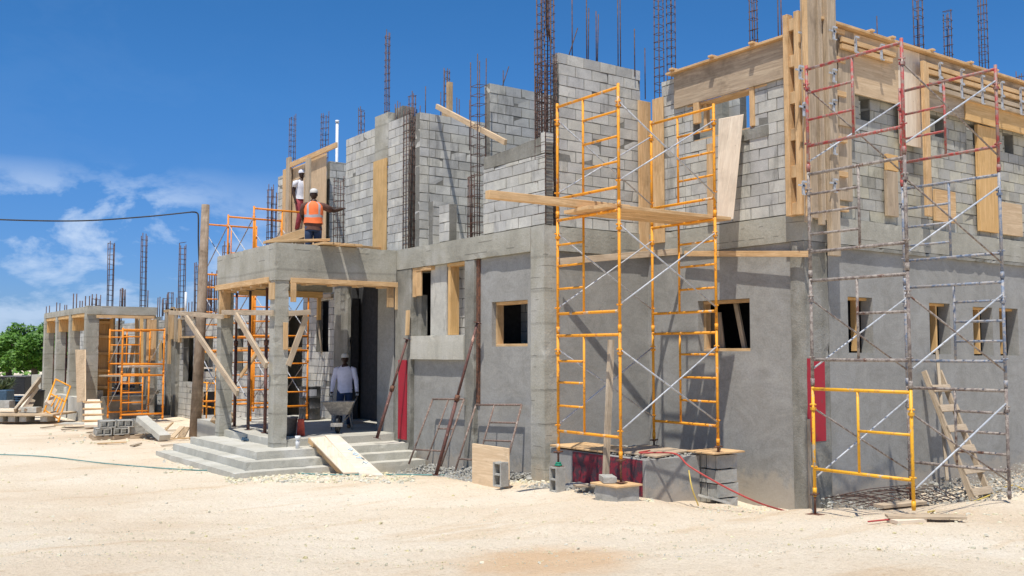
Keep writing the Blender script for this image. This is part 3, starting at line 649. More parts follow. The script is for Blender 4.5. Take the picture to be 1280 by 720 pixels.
# beam form on the right face
R=thing('beam_formwork',(17,Y2-.1,7),'long beam form of plywood and double walers along the top of the right face','formwork')
YF=Y2-.03; e=26
def pn(px0,px1,z0,z1,mat,dy=0,nm='side_panel'):
    MB().box(P(px0,100,Y=YF).x+.004,(P(px1,100,Y=YF).x if px1<1290 else e),YF-dy,YF+.03-dy,z0,z1).build(nm,mat,R,.003)
pn(1048,1068,6.4,8.1,'plyd',.003); pn(1068,1123,7.02,8.1,'ply',.0); pn(1123,1150,6.3,8.1,'plyl',.004); pn(1150,1204,7.07,8.1,'plyd',.002); pn(1204,1400,7.05,7.5,'plyo',.032); pn(1204,1400,7.502,8.1,'plyd',.0)
MB().box(X2+.3,e,YF-.12,YF+.12,8.11,8.155).build('top_plank','wood',R,.004)
for px in(1082,1108,1157,1205,1236): 
    x=P(px,40,Y=YF).x; MB().box(x-.05,x+.05,YF-.16,YF+.3,8.157,8.195).build('cleat','wood',R,.004)
for z in(7.84,7.55):
    for px0,px1 in((1048,1115),(1155,1400)):
        if z<7.7 and px0==1048: continue
        x0=P(px0,100,Y=YF).x; x1=e if px1>1290 else P(px1,100,Y=YF).x
        MB().box(x0,x1,YF-.10,YF-.034,z,z+.085).box(x0,x1-.1,YF-.10,YF-.034,z-.12,z-.035).build('waler','wood' if z>7.7 else 'woodg',R,.004)
        x=x0+.35
        while x<x1: 
            m=MB(); clamp(m,(x,YF-.10,z),l=.26); m.build('clamp','galv',R); x+=.75
# column form between the bays, and loose boards on the block face
xa=P(1146,160,Y=YF).x; m=MB().box(xa,xa+.1,YF-.17,YF-.102,5.0,7.9).box(xa+.12,xa+.2,YF-.15,YF-.09,5.0,7.9)
things_board(m,'wood','pair of upright pine studs on the right face between the two scaffold frames')
xa=P(1226,230,Y=YF).x; xb2=P(1249,230,Y=YF).x; things_board(MB().box(xa,xb2,YF+.03,YF+.1,4.9,7.04),'plyo','tall orange plywood form low on the right face behind the far scaffold frame')
for px0,px1,py0,py1,mat,lb in((1172,1197,238,277,'wood','small square plywood patch with knots on the block face of the right side'),(1255,1280,254,294,'ply','square plywood patch at the far right end of the block face'),(1111,1125,193,213,'plyo','small orange plywood offcut on the block face behind the near scaffold frame'),(1111,1125,214,270,'plyd','narrow dull board below the small orange offcut on the block face'),(1050,1066,45,250,'woodg','tall rough sheathing board right beside the corner column form')):
    things_board(MB().box(P(px0,(py0+py1)/2,Y=YF).x,P(px1,(py0+py1)/2,Y=YF).x,YF+.032,YF+.095,bz((px0+px1)/2,py1,YF),bz((px0+px1)/2,py0,YF)),mat,lb)
# straightedge planks along the ring beam
a=P(700,327,X=10.9); b=P(852,314,X=X2-.1); things_board(MB().beam(a,b,.04,.12),'woodg','long straight board spanning the recess below the ring beam','timber','timber')
a=P(856,317,X=X2-.06); b=P(1010,317.5,X=X2-.1); things_board(MB().beam(a,b,.04,.1),'wood','long straight board along the right wing wall under its ring beam','timber','timber')
# W0 plywood form with the workers
XW=10.98
R=thing('wall_formwork',(XW,25,ZS),'plywood wall form with a raking top plank beside the two workers on the porch roof','formwork')
def ply(px0,px1,pt,X,mat,nm='panel',t=.03,z0=ZS+.02):
    y0=P(px0,240,X=X).y; y1=P(px1,240,X=X).y; MB().box(X,X+t,y1,y0-.004,z0,az((px0+px1)/2,pt,X)).build(nm,mat,R,.003)
ply(361,380,208,XW,'ply'); ply(383,407,196,XW,'ply'); ply(353,361,211,XW-.02,'wood'); 
ply(357,361,197,XW-.12,'woodg','stud',.08); ply(381,386,198,XW-.72,'woodg','stud',.06)
m=MB().beam(P(360,208,X=XW-.08),P(421,181,X=XW-.08),.05,.14); m.build('top_plank','wood',R,.004)
# planks on the porch roof edge
for i,(a,b,lb) in enumerate((((352,320),(397,303),'wide plank lying on the porch roof edge below the vested worker'),((398,305),(432,299),'short planks end to end at the middle of the porch roof edge'),((412,309),(479,303),'thin long plank at the right of the porch roof edge'),((372,308),(405,304),'dark short plank at the left of the porch roof edge'))):
    pa=P(a[0],a[1],Y=YP+.2+.25*i); pb=P(b[0],b[1],Y=YP+1.1+.3*i); pa.z=max(pa.z,4.82); pb.z=max(pb.z,4.82)
    if i==0: pb=P(397,300,Y=YP+.9)
# joists over the edge whose shadows fall on the beam
for i,(px,l) in enumerate(((399,'leftmost'),(411,'second'),(425,'third'),(437,'rightmost'))):
    x=P(px,305,Y=YP).x; w=.2 if i%2==0 else .16
    things_board(MB().box(x,x+w*1.25,YP-.22,YP+.5,ZS-.0,ZS+.05),'wood','%s of the four planks poking over the porch roof edge'%l,'plank','timber',group='planks poking over the porch roof edge')
x0=P(432,303,Y=YP+.4).x; things_board(MB().beam((x0,YP+.35,ZS+.08),(x0+1.1,YP+.9,ZS+.12),.1,.05),'wood','long thin plank lying across the right end of the porch roof','plank','timber')
x0=P(352,310,Y=YP+.4).x; things_board(MB().beam((x0-.3,YP+.6,ZS+.05),(x0+1.1,YP+.45,ZS+.17),.3,.05),'wood','wide plank lying on the porch roof below the orange vested worker','plank','timber')
# fallen board between the middle walls
things_board(MB().beam(P(546,133,Y=18.5),P(632,178,X=XA+.12),.06,.11),'ply','long thin board lying sloped across the tops of the middle block walls','timber','timber')
# ------------------------------------------------------------------ scaffolds
def frame(name,par,o,dv,W,ztop,H,mat,barz,inner=None,side='l',rungs=(),r=.0235,foot=True,rb=.019):
    """one welded scaffold frame: o = foot of the first post, dv = unit vector to the second post"""
    m=MB(); o=Vector((o[0],o[1],0)); dv=Vector(dv).normalized(); a=o; b=o+dv*W; Z=Vector((0,0,1)); z0=ztop-H
    for p in(a,b): m.path([p+Z*z0,p+Z*(z0+H*.5),p+Z*(ztop+.03)],r,8); m.path([p+Z*(z0+.02),p+Z*(z0+.12)],r+.006,8); m.box(p.x-.03,p.x+.03,p.y-.03,p.y+.03,ztop-.33,ztop-.29)
    m.path([a+Z*(ztop-.03),b+Z*(ztop-.03)],r,8); m.path([a+Z*(ztop-barz),b+Z*(ztop-barz)],r,8)
    if inner:
        c=o+dv*W*inner; m.path([c+Z*(ztop-.03),c+Z*(ztop-barz)],rb,8); e=a if side=='l' else b
        for q in rungs: m.path([c+Z*(ztop-barz*q),e+Z*(ztop-barz*q)],rb,8)
    for p in(a,b):
        for q in(ztop-.25,z0+.42): m.path([p+Z*q,p+Z*q+Vector((-dv.y,dv.x,0))*.06-Vector((0,0,0))],.012,5); m.path([p+Z*q-dv*.05,p+Z*q+dv*.05],.012,5)
    return m.build(name,mat,par)
def brace(par,p,q,mat='galv',r=.0135):
    p=Vector(p); q=Vector(q); return MB().path([p,q],r,6).build('cross_brace',mat,par)
def jack(par,x,y,z0,z1,plate=.07,mat='rust'):
    m=MB().path([(x,y,z0),(x,y,z1+.12)],.017,8).box(x-plate,x+plate,y-plate,y+plate,z0,z0+.01); m.path([(x-.09,y,z1-.01),(x+.09,y,z1-.01)],.014,6); m.path([(x,y,z1-.03),(x,y,z1)],.035,8); return m.build('screw_jack',mat,par)
# orange tower in the recess
Hf=1.885
fr=P(775,440,D=14.6); X_f=fr.x; Yr=fr.y; rr=P(896,440,D=16.06); X_r=rr.x; Yrr=rr.y; WF=1.5
T=thing('scaffold_tower',(X_f,Yr,.3),'tall orange frame scaffold tower standing in the recess beside the corner column','scaffold')
tops=(6.56,4.675,2.79)
for k,zt in enumerate(tops):
    for X,Y,dz in((X_f,Yr,0),(X_r,Yrr,.06)):
        # first post is the right (near) one, second lies further left
        ds=(0,1,0) if X==X_f else (0,1,0)
        frame('frame',T,(X,Y),ds,WF,zt+dz,Hf,'orange',1.56,.56,'l' if (k==0)==(X==X_f) or (k==0 and X==X_r) else 'r',((.25,.5,.75) if k==0 or X==X_r else (.28,.5,.74)))
    zb=zt-Hf
    for Y in(Yr,Yr+WF):
        Y_r=Y-Yr+Yrr
        if k==0: brace(T,(X_f,Y,zb+.42),(X_r,Y_r,zt-.2)); brace(T,(X_f,Y,zt-.25),(X_r,Y_r,zb+.45))
        else: brace(T,(X_f,Y,zb+.42),(X_r,Y_r,zt-.2)); brace(T,(X_f,Y,zt-.25),(X_r,Y_r,zb+.45))
zb=tops[2]-Hf
jack(T,X_f,Yr,.565,zb); jack(T,X_f,Yr+WF,.66,zb); jack(T,X_r,Yrr,.86,zb+.06); jack(T,X_r,Yrr+WF,.85,zb+.06)
# platform planks
Z=4.675+.02
for k,(yo,l0,l1,lb) in enumerate(((.05,.05,.45,'plank nearest the viewer on the orange scaffold tower'),(.38,-.05,.35,'middle plank of the deck on the orange scaffold tower'),(.72,.0,.4,'rear plank of the deck on the orange scaffold tower'))):
    one(MB().beam((X_f-.25+l0,Yr+yo+.15,Z+.01),(X_r+l1,Yrr+yo+.15,Z+.06),.29,.055),'plank','wood',lb,'plank','deck planks of the orange scaffold tower',.004)
a=P(609,243,Y=Yr+.75); b=Vector((X_f+.75,Yr+.62,Z+.1)); 
one(MB().beam(a,b,.12,.12),'timber_beam','wood','thick square timber sticking out left from the deck of the orange scaffold tower','timber',None,.006)
# right tower
XR=11.6; S=2.13; YR0=P(1137,440,X=XR).y; YR1=YR0+1.53
T=thing('scaffold_tower',(XR,YR0,.3),'tall rusty red and grey frame scaffold tower at the right corner of the building','scaffold')
t0=P(1128,50,X=XR).z; lev=[t0-1.545*k for k in range(4)]
mats=('redp','greyp','greyp','yellow')
lbl=('faded red frame on top','grey cement splashed frame','rusty grey frame','yellow frame at the bottom')
cfg=((.5,'r',(.33,.67)),(.46,'r',(.28,.52,.78)),(.5,'l',(.45,)),(.52,'l',(.5,)))
for k in range(4):
    i,s,rg=cfg[k]; o=frame('frame',T,(XR,YR0),(0,1,0),1.53,lev[k],1.545,mats[k],1.16,i,s,rg); o['label']=lbl[k]
q=P(1256,440,X=XR+S).y; YQ=q; t1=P(1243,84,X=XR+S).z
for k,(mm,i,s,rg) in enumerate((('redp',.52,'r',(.35,.68)),('bluep',.5,'r',(.3,.55,.8)),('bluep',.48,'l',(.25,.5,.75)),('greyp',.5,'l',(.3,.55,.8)))):
    frame('frame',T,(XR+S,YQ),(0,1,0),1.53,t1-1.545*k,1.545,mm,1.16,i,s,rg)
for k in range(4):
    for y0,yq in((YR0,YQ),(YR1,YQ+1.53)):
        zt=lev[k]; zb=zt-1.545; zq=t1-1.545*k
        if k==1 and y0==YR1: continue
        brace(T,(XR,y0,zb+.25 if k!=0 else zb+.15),(XR+S,yq,zq-.2)); brace(T,(XR,y0,zt-.3),(XR+S,yq,zq-1.3),'greyp')
zb=lev[3]-1.545; g=G(XR,YR0)
jack(T,XR,YR1,.2,zb+.04,.1); jack(T,XR+S,YQ+1.53,.2,t1-1.545*4)
# tower behind the porch
T=thing('scaffold_tower',(9.2,24.4,.68),'orange scaffold tower behind the porch rising past its roof','scaffold')
xa=P(314.5,440,Y=24.4).x; WX=1.55
for j,Y in enumerate((24.4,26.35,28.3)):
    for k in range(3):
        if j==2 and k<2: pass
        frame('frame',T,(xa,Y),(1,0,0),WX,.72+1.85*(k+1),1.85,'orange2',1.5,.5,'l' if k%2 else 'r',(.25,.5,.75) if k<2 else (.55,),.026)
for k in range(3):
    for Y in(24.4,26.35):
        z=.72+1.85*k
        for x in(xa,xa+WX): brace(T,(x,Y,z+.4),(x,Y+1.95,z+1.6)); brace(T,(x,Y,z+1.6),(x,Y+1.95,z+.4),'greyp')
m=MB().box(xa-.1,xa+WX+.1,25.0,25.3,.72+1.85,.72+1.9); one(m,'plank','wood','plank laid across the orange scaffold tower behind the porch','plank',None,.004)
one(MB().beam(P(337,305,D=25.2),P(395,286,D=25.6),.05,.22),'plank','wood','long raking plank through the orange guard rails above the porch','plank',None,.004)
# far tower in front of the projecting bay of the wing
T=thing('scaffold_tower',(8,31.5,.1),'small orange scaffold tower in front of the far open frame bay','scaffold')
p0=P(153,440,D=32.3); xw=P(205,440,Y=p0.y).x-p0.x
for Y in(p0.y,p0.y+1.75):
    for k in range(2): frame('frame',T,(p0.x,Y),(1,0,0),xw,3.27-1.52*k,1.52,'orange2',1.18 if k==0 else 1.32,.42 if k==0 else .5,'l',(.22,.45,.7),.03,rb=.022)
for k in range(2): brace(T,(p0.x,p0.y,3.1-1.5*k),(p0.x,p0.y+1.75,2.1-1.5*k)); brace(T,(p0.x+xw,p0.y,3.1-1.5*k),(p0.x+xw,p0.y+1.75,2.1-1.5*k))
one(MB().box(p0.x+.15,p0.x+xw,p0.y+.3,p0.y+1.2,1.98,2.03),'plank_deck','plyl','pale board deck on the small far orange scaffold tower','plank')
one(MB().box(p0.x-.3,p0.x+.55,p0.y+1.0,p0.y+1.9,1.66,1.71),'plank_deck','woodg','grey board deck set lower on the small far orange scaffold tower','plank')
# ------------------------------------------------------------------ loose frames and props on the left facade
def lean_frame(name,bl,tl,tr,br,mat,label,inner,bars,r=.02,group=None):
    """frame leaning on the wall: four corners, inner member and bars given in fractions"""
    T=MB(); bl,tl,tr,br=map(Vector,(bl,tl,tr,br)); T.path([bl,tl],r,8).path([tl,tr],r,8).path([tr,br],r,8)
    def L(u,v): return bl.lerp(br,u).lerp(tl.lerp(tr,u),v)
    for (a,b) in inner+bars: T.path([L(*a),L(*b)],r*.85,8)
    return one(T,name,mat,label,'scaffold frame',group)
def PG(px,py,zoff=.02):
    p=P(px,py,Z=0)
    for _ in range(12): p=P(px,py,Z=G(p.x,p.y)+zoff)
    return p
def PW(px,py): return P(px,py,X=XA-.0)
def atx(px,py,X): return P(px,py,X=X)
lean_frame('loose_scaffolding',atx(511,580,9.95),atx(541,499,10.55),atx(580,499,10.55),atx(551,583,9.95),'rust2','rusty grey scaffold frame leaning on the wall below the wide opening',[((.52,.08),(.52,1))],[((0,.22),(1,.22)),((.52,.55),(1,.55))])
lean_frame('loose_scaffolding',atx(569,588,9.95),atx(595,506,10.55),atx(652,506,10.55),atx(630,592,9.95),'rust2','brown scaffold frame leaning on the wall behind the plywood board',[((.42,.2),(.42,1))],[((0,.17),(1,.17)),((.42,.73),(1,.73)),((.42,.46),(1,.46))])
def prop(p,q,mat,label,group=None,r0=.035,r1=.027,split=.5,col=True):
    p=Vector(p); q=Vector(q); d=(q-p).normalized(); Mid=p.lerp(q,split); m=MB()
    R=thing('shoring_prop',p,label,'steel prop',group)
    MB().path([p,Mid],r0,10).build('outer_tube',mat,R); MB().path([Mid-d*.1,q],r1,10).build('inner_tube',mat,R)
    MB().path([Mid-d*.06,Mid+d*.06],r0+.015,10).build('collar','rust',R)
    s=d.orthogonal().normalized(); u=d.cross(s)
    for c,dd in((p,d),(q,-d)): MB().obox(c+dd*.005,s*.07,u*.07,d*.005).build('end_plate',mat,R)
    return R
prop(atx(545,594,9.75),atx(597,403,10.5),'propr','long rusty steel prop leaning on the red edged pier')
prop(atx(471,548,9.9),atx(509,424,10.53),'propr','rusty steel prop leaning from the porch step to the entrance side')
one(MB().beam(atx(509,419,10.5),atx(510,388,10.54),.1,.05),'timber_block','wood','short pine block above the rusty prop at the entrance side','timber')
for i,(px,pt,pb,mt,lb) in enumerate(((293,364,533,'propr','left most red prop under the side beam of the porch'),(310,362,537,'propd','dark prop with pink joints between the two red ones under the porch beam'),(331,362,541,'propr','red prop right beside the near porch column'))):
    b=P(px,pb,Z=.69); prop(b,(b.x,b.y,3.95 if i<3 else 3.9),mt,lb,'props under the side beam of the porch',.038,.03,.62)
b=P(302,530,Z=.69); prop(P(414,520,Z=.7),P(396,395,X=11.3),'woodg','brown slanting pole leaning by the entrance window')
# ------------------------------------------------------------------ porch bracing timbers
XB=XP-.06
def bt(a,b,mat,lb,w=.05,h=.11,X=XB,Xb=None): return things_board(MB().beam(P(a[0],a[1],X=X),P(b[0],b[1],X=Xb or X),w,h),mat,lb,'timber_brace','timber')
bt((278,390.5),(341,391),'woodg','level board nailed across the side bay of the porch')
bt((212,390.5),(279,396),'woodg','weathered board running from the porch column past the wooden pole',X=XB-.1,Xb=XB-.05)
bt((295,394),(333,457),'woodg','diagonal brace against the near porch column, in the side bay',.06,.14,XB-.06)
bt((233,397),(297,492),'woodg','long diagonal brace crossing in front of the far porch column',.06,.14,XB-.15)
YB=YP-.05
def bt2(a,b,mat,lb,w=.05,h=.11,Y=YB): return things_board(MB().beam(P(a[0],a[1],Y=Y),P(b[0],b[1],Y=Y),w,h),mat,lb,'timber_brace','timber')
bt2((361,392),(388,390),'woodg','short level board on the right of the near porch column')
bt2((383,395),(360,457),'woodg','diagonal brace on the right of the near porch column',h=.12,Y=YB+.06)
bt2((357,403),(357,437),'wood','short upright board on the face of the near porch column',.03,.1,YB+.02)
bt((301,470),(322,440),'wood','short brown strut behind the side bay of the porch',X=9.0)
# ------------------------------------------------------------------ things on the ground by the facade
a=P(590,603,X=9.55); b=P(635,603,X=9.55)
g=G(9.55,15.4)
m=MB(); pz=P(612,557,X=9.72).z
m.prism([(9.5,P(590,600,X=9.5).y,g-.03),(9.5,P(635,600,X=9.5).y,g-.03),(9.68,P(635,557,X=9.68).y,pz),(9.68,P(590,557,X=9.68).y,pz)],(.035,0,.005)); one(m,'plywood_board','ply','square plywood board propped in front of the left facade behind an upright block','plywood',None,.003)

def cmu(mb,c,u,v,w,hl=.203,hh=.095,hw=.095,t=.032,m=0):
    """hollow block: u = long axis, v = width axis, w = core axis (open direction)"""
    c=Vector(c); u=Vector(u).normalized(); v=Vector(v).normalized(); w=Vector(w).normalized()
    for s in(-1,1): mb.obox(c+v*s*(hw-t/2),u*hl,v*t/2,w*hh,m)
    for s in(-1,0,1): mb.obox(c+u*s*(hl-t/2),u*t/2,v*(hw-t-.0005),w*(hh-.001),m)
    return mb
p=P(626,607,X=9.38); one(cmu(MB(),(p.x,p.y,p.z+.19),(0,0,1),(-.2,.98,0),(.98,.2,0)),'concrete_block','cmu','hollow block standing on end in front of the plywood board','block',None,.006)
m=cmu(MB(),(X_f-.02,Yr+WF,.46-.0),(0,0,1),(0,1,0),(1,0,0)); ob_=one(m,'concrete_block','cmu','hollow block with a green cap standing on end under the orange scaffold tower','block',None,.006)
MB().path([(X_f,Yr+WF,.665),(X_f,Yr+WF,.70)],.06,12).path([(X_f,Yr+WF,.70),(X_f,Yr+WF,.73)],.045,12).build('plastic_cap','green',ob_)
one(MB().box(X_f+.35,X_f+.85,Yr+1.55,Yr+2.0,.05,.30),'concrete_block','cmu','low concrete block against the foot of the corner column','block',None,.015)
m=MB().box(X_f+.35,X_f+.75,Yr+.85,Yr+1.35,.1,.36); one(m,'concrete_block','cmu','dark low block just right of the upright hollow block','block',None,.01)
m=MB().beam((X_f+.1,Yr+1.2,.375),(X_f+.9,Yr+.9,.38),.2,.03); one(m,'board','plyd','splintered board lying on the dark low block','board')
# concrete footing with board under the right leg
m=MB(); bxx=Vector((X_f-.02,Yr-.0,0)); m.box(bxx.x-.2,bxx.x+.24,bxx.y-.16,bxx.y+.34,.1,.52); one(m,'concrete_block','cmu','wide concrete block under the near leg of the orange scaffold tower','block',None,.015)
one(MB().box(bxx.x-.24,bxx.x+.27,bxx.y-.2,bxx.y+.40,.523,.55),'board','wood','thin wooden board on the wide block under the near scaffold leg','board',None,.003)
one(MB().obox((bxx.x-.02,bxx.y+.25,.60),(.1,.17,0),(-.09,.05,0),(0,0,.045)),'concrete_block','cmu','broken piece of block lying on the board under the scaffold leg','block',None,.01)
# wooden stake leaning there
one(MB().beam(P(764,425,D=15.2),P(757,600,D=15.0),.06,.09),'timber_stake','woodg','tall grey stake standing by the near leg of the orange scaffold tower','timber')
# planter box
R=thing('masonry_box',(11.3,12,.0),'low rendered box with dark red side against the recess wall','planter')
MB().box(10.72,11.95,11.4,13.95,-.3,.80).build('rendered_body','plas',R,.01)
MB().box(10.705,10.718,11.46,13.2,-.1,.785).build('painted_side','redbox',R)
one(MB().box(10.68,11.5,12.4,13.8,.83,.86),'board','wood','wide brown board lying on the rear of the low red sided box','board',None,.003)
one(MB().obox((11.35,11.95,.86),(.5,.12,.01),(-.1,.45,.02),(0,0,.014)),'board','plyd','grey board lying on the front of the low red sided box','board',None,.003)
m=MB()
for k in range(420): m.rock((random.uniform(10.75,12.0),random.uniform(11.42,13.2),.80+random.uniform(0,.04)),random.uniform(.012,.035))
tag(m.build('rubble','gravel'),None,None,None,'stuff')
# block stack
k=0
for j in range(4):
    for i in range(1):
        z=-.1+.235*j; x=12.25+random.uniform(-.03,.03)
        for yy in(11.18,11.42):
            c=cmu(MB(),(x,yy,z+.1),(1,0,0),(0,1,0),(0,0,1),hl=.25,hh=.11,hw=.11); pos=('bottom','second','third','top')[j]
            one(c,'concrete_block','cmu','%s block of the %s row in the stack carrying the rear scaffold leg'%(pos,'front' if yy<11.3 else 'back'),'block','blocks stacked under the rear scaffold leg',.006)
one(MB().box(11.85,12.6,11.0,11.6,.842,.868),'board','wood','square board on top of the block stack under the rear scaffold leg','board',None,.003)
p=P(893,628,D=15.9); m=MB().obox((p.x,p.y,p.z+.05),(.2,-.05,-.06),(.04,.16,0),(.01,0,.02)); one(m,'concrete_block','cmu','white edged slab fragment leaning at the foot of the block stack','block',None,.01)
# hoses
def sag(pts,n=10):
    out=[]; pts=[Vector(p) for p in pts]; Q=[pts[0]]+pts+[pts[-1]]
    for i in range(1,len(Q)-2):
        for k in range(n):
            t=k/n; a,b,c,d=Q[i-1:i+3]; out.append(.5*((2*b)+(-a+c)*t+(2*a-5*b+4*c-d)*t*t+(-a+3*b-3*c+d)*t**3))
    out.append(pts[-1]); return out
one(MB().path(sag([(11.3,11.9,.87),P(800,566,D=15.6),P(843,567,D=15.5),P(862,583,D=15.1),P(905,608,D=14.9),P(950,629,D=14.9),PG(990,641,.03)]),.014,7),'hose','rhose','red hose running off the low box down to the ground along the right wing','hose')
one(MB().path(sag([P(861,588,D=15.4),P(865,610,D=15.3),PG(873,632,.02)]),.012,6),'cord','yhose','short yellow cord hanging beside the block stack','cord')
one(MB().path(sag([PG(x,y,.02) for x,y in((-500,575),(-250,562),(-60,566),(0,568),(60,571),(130,579),(200,585),(262,588),(285,584),(330,588),(400,593),(470,593),(560,594),(640,597))]),.013,6),'hose','hose','long green hose lying across the sandy yard below the porch steps','hose')
one(MB().path(sag([PG(x,y,.03) for x,y in((1085,652),(1105,650),(1125,648),(1145,645))]),.012,6),'hose','rhose','short red hose end lying left of the planks at the right corner','hose')
one(MB().path(sag([PG(x,y,.05) for x,y in((1160,640),(1200,632),(1235,620),(1262,607),(1280,612),(1300,622))]),.012,6),'cord','yhose','yellow cord lying on the gravel below the wooden ladder','cord')
# planks and packing under the right tower
g=G(XR,YR0)
one(MB().beam(P(1108,645,D=12.7),P(1206,646,D=12.55),.2,.035),'plank','woodg','long grey plank on the ground under the near leg of the rusty scaffold tower','plank',None,.004)
one(MB().beam(P(1116,652,D=12.55),P(1152,649,D=12.65),.22,.05),'plank','plyl','short pale plank beside the long one under the near leg of the rusty tower','plank',None,.004)
for k,(z,lb) in enumerate(((.16,'bottom'),(.24,'middle'),(.32,'top'))):
    q=P(1136,634,D=14.6); one(MB().beam((q.x-.45,q.y+.1*k,q.z-.12+.075*k),(q.x+.45,q.y-.05+.06*k,q.z-.12+.075*k),.3-.05*k,.05),'timber_block','woodg','%s timber of the packing pile under the rear leg of the rusty scaffold tower'%lb,'timber','packing timbers under the rear scaffold leg',.004)
# gravel mounds at the wall
# ladder
R=thing('wooden_ladder',PG(1228,622),'home made wooden ladder leaning on the right face of the building','ladder')
YL=Y2-.02
def lp(u,v):
    bl=P(1216,625,Y=9.2); br=P(1243,617,Y=9.2); br=Vector((bl.x+.56,9.2,bl.z)); tl=P(1155,464,Y=YL); tr=Vector((tl.x+.50,YL,tl.z)); return bl.lerp(br,u).lerp(tl.lerp(tr,u),v)
dv=(lp(0,1)-lp(0,0)).normalized(); nn=dv.cross(Vector((1,0,0))).normalized()
for u in(0,1): MB().beam(lp(u,0),lp(u,1.0),.045,.10,nn).build('rail','woodg',R,.004)
for v in(.06,.22,.38,.54,.70,.86): MB().beam(lp(-.06,v)-nn*.0+Vector((0,-.07,0)),lp(1.06,v)+Vector((0,-.07,0)),.03,.13,dv).build('rung','woodg',R,.004)
one(MB().beam(P(1171,438,Y=Y2-.06),P(1184,600,Y=Y2-.5),.05,.07),'timber_stake','woodg','dark narrow stake leaning on the right face left of the wooden ladder','timber')
# ramp of plywood on the steps
a=P(388,545,Z=.73); b=P(424,544,Z=.73); c=P(448,591,Z=.19); d=P(430,592,Z=.19)
a=Vector((a.x,YP+.35,.73)); 
def ramp_(x0,x1,x2,x3,y1,y0,z1,z0,mat,lb,th=.09,name='plywood_ramp'):
    pts=[Vector((x0,y1,z1)),Vector((x1,y1,z1)),Vector((x2,y0,z0)),Vector((x3,y0,z0))]; return one(MB().prism(pts,(0,0,-th)),name,mat,lb,'plywood',None,.004)
def ramp_(name,pts,th,label):
    o=thing(name,pts[3],label,'plywood'); MB().prism(pts,(0,0,-th)).build('sheet','plyl',o,.004); return o
E_=P(407,545.3,Z=.75)
r1=ramp_('plywood_ramp',[P(387,547,Z=.74),E_,P(448,590,Z=.21),P(429,590.5,Z=.21)],.03,'plywood sheet with a thick timber edge laid down the porch steps as a ramp')
MB().beam(P(386.5,550,Z=.66),P(428.5,592.5,Z=.14),.05,.11).build('edge_joist','wood',r1,.004)
r2p=[E_+Vector((-.02,0,.03)),P(424,544,Z=.78),P(480,594,Z=.18),P(450,592.5,Z=.18)]
r2=ramp_('plywood_ramp',r2p,.03,'plywood sheet with faded blue writing laid down the porch steps beside the thick edged one')
def rl(u,v): return (r2p[0].lerp(r2p[1],u)).lerp(r2p[3].lerp(r2p[2],u),v)+Vector((0,0,.004))
GL=([(.2,0),(.5,.12),(.8,0),(.5,-.05)],[(.15,.05),(.5,.14),(.85,.05),(.5,-.06),(.15,.05)],[(.1,.0),(.6,.0),(.85,.1),(.6,-.08)],[(.15,.08),(.45,-.04),(.6,.08),(.9,-.02)])
for k,g_ in enumerate(GL): MB().path([rl(.52+.42*a,.38+.11*k+b*.35) for a,b in g_],.012,5).build('blue_writing','bluemark',r2)
# ------------------------------------------------------------------ porch contents
b=P(387,524,Z=.69); R=thing('oil_drum',(b.x,b.y,.69),'black steel drum with a pale label standing at the back of the porch','drum')
MB().lathe((b.x,b.y,.69),[(0,0),(.29,0),(.295,.02),(.285,.04),(.285,.29),(.298,.30),(.285,.31),(.285,.58),(.298,.59),(.285,.60),(.285,.86),(.295,.88),(.28,.88),(.28,.86),(0,.86)],28).build('drum_body','drum',R)
th0=math.atan2(-b.y,-b.x); m=MB()
for k in range(8):
    a0=th0-.7+k*.17; a1=a0+.17; r=.2885
    m.face([(b.x+r*math.cos(a),b.y+r*math.sin(a),z) for a,z in((a0,1.32),(a1,1.32),(a1,1.5),(a0,1.5))],[(0,0)]*4)
m.build('label','refl',R)
b=P(364,545,Z=.69); R=thing('bucket',(b.x+.1,b.y+.2,.69),'dark grey bucket on the porch floor beside the near column','bucket')
MB().lathe((b.x+.05,b.y+.2,.69),[(0,0),(.13,0),(.165,.40),(.175,.40),(.17,.36),(.15,.36),(.12,.03),(0,.03)],20).build('bucket_body','bucket',R)
one(MB().lathe((b.x+.21,b.y-.02,.69),[(0,0),(.09,0),(.07,.34),(.075,.36),(.06,.36),(.05,.30),(0,.30)],16),'traffic_cone','rbucket','faded red tapered tub standing against the grey bucket on the porch','tub')
for i,(px,py,l) in enumerate(((272,531,'left'),(281,531,'right'))):
    b=P(px,py,Z=.70); m=MB().rock((b.x,b.y,.83),.24,flat=.8).rock((b.x+.15,b.y+.05,.95),.13); one(m,'cement_sack','sack','crumpled brown paper sack, %s one of the pair at the back of the porch edge'%l,'sack',None,.03)
b=P(306,550,Z=.55); one(MB().rock((b.x,b.y,.58),.09).rock((b.x+.05,b.y-.1,.56),.05),'plastic_bag','tarp','small crumpled blue and grey bag on the top porch step','bag')
# window sill objects, blue-white lamp hanging
b=P(430,527,Z=.68)
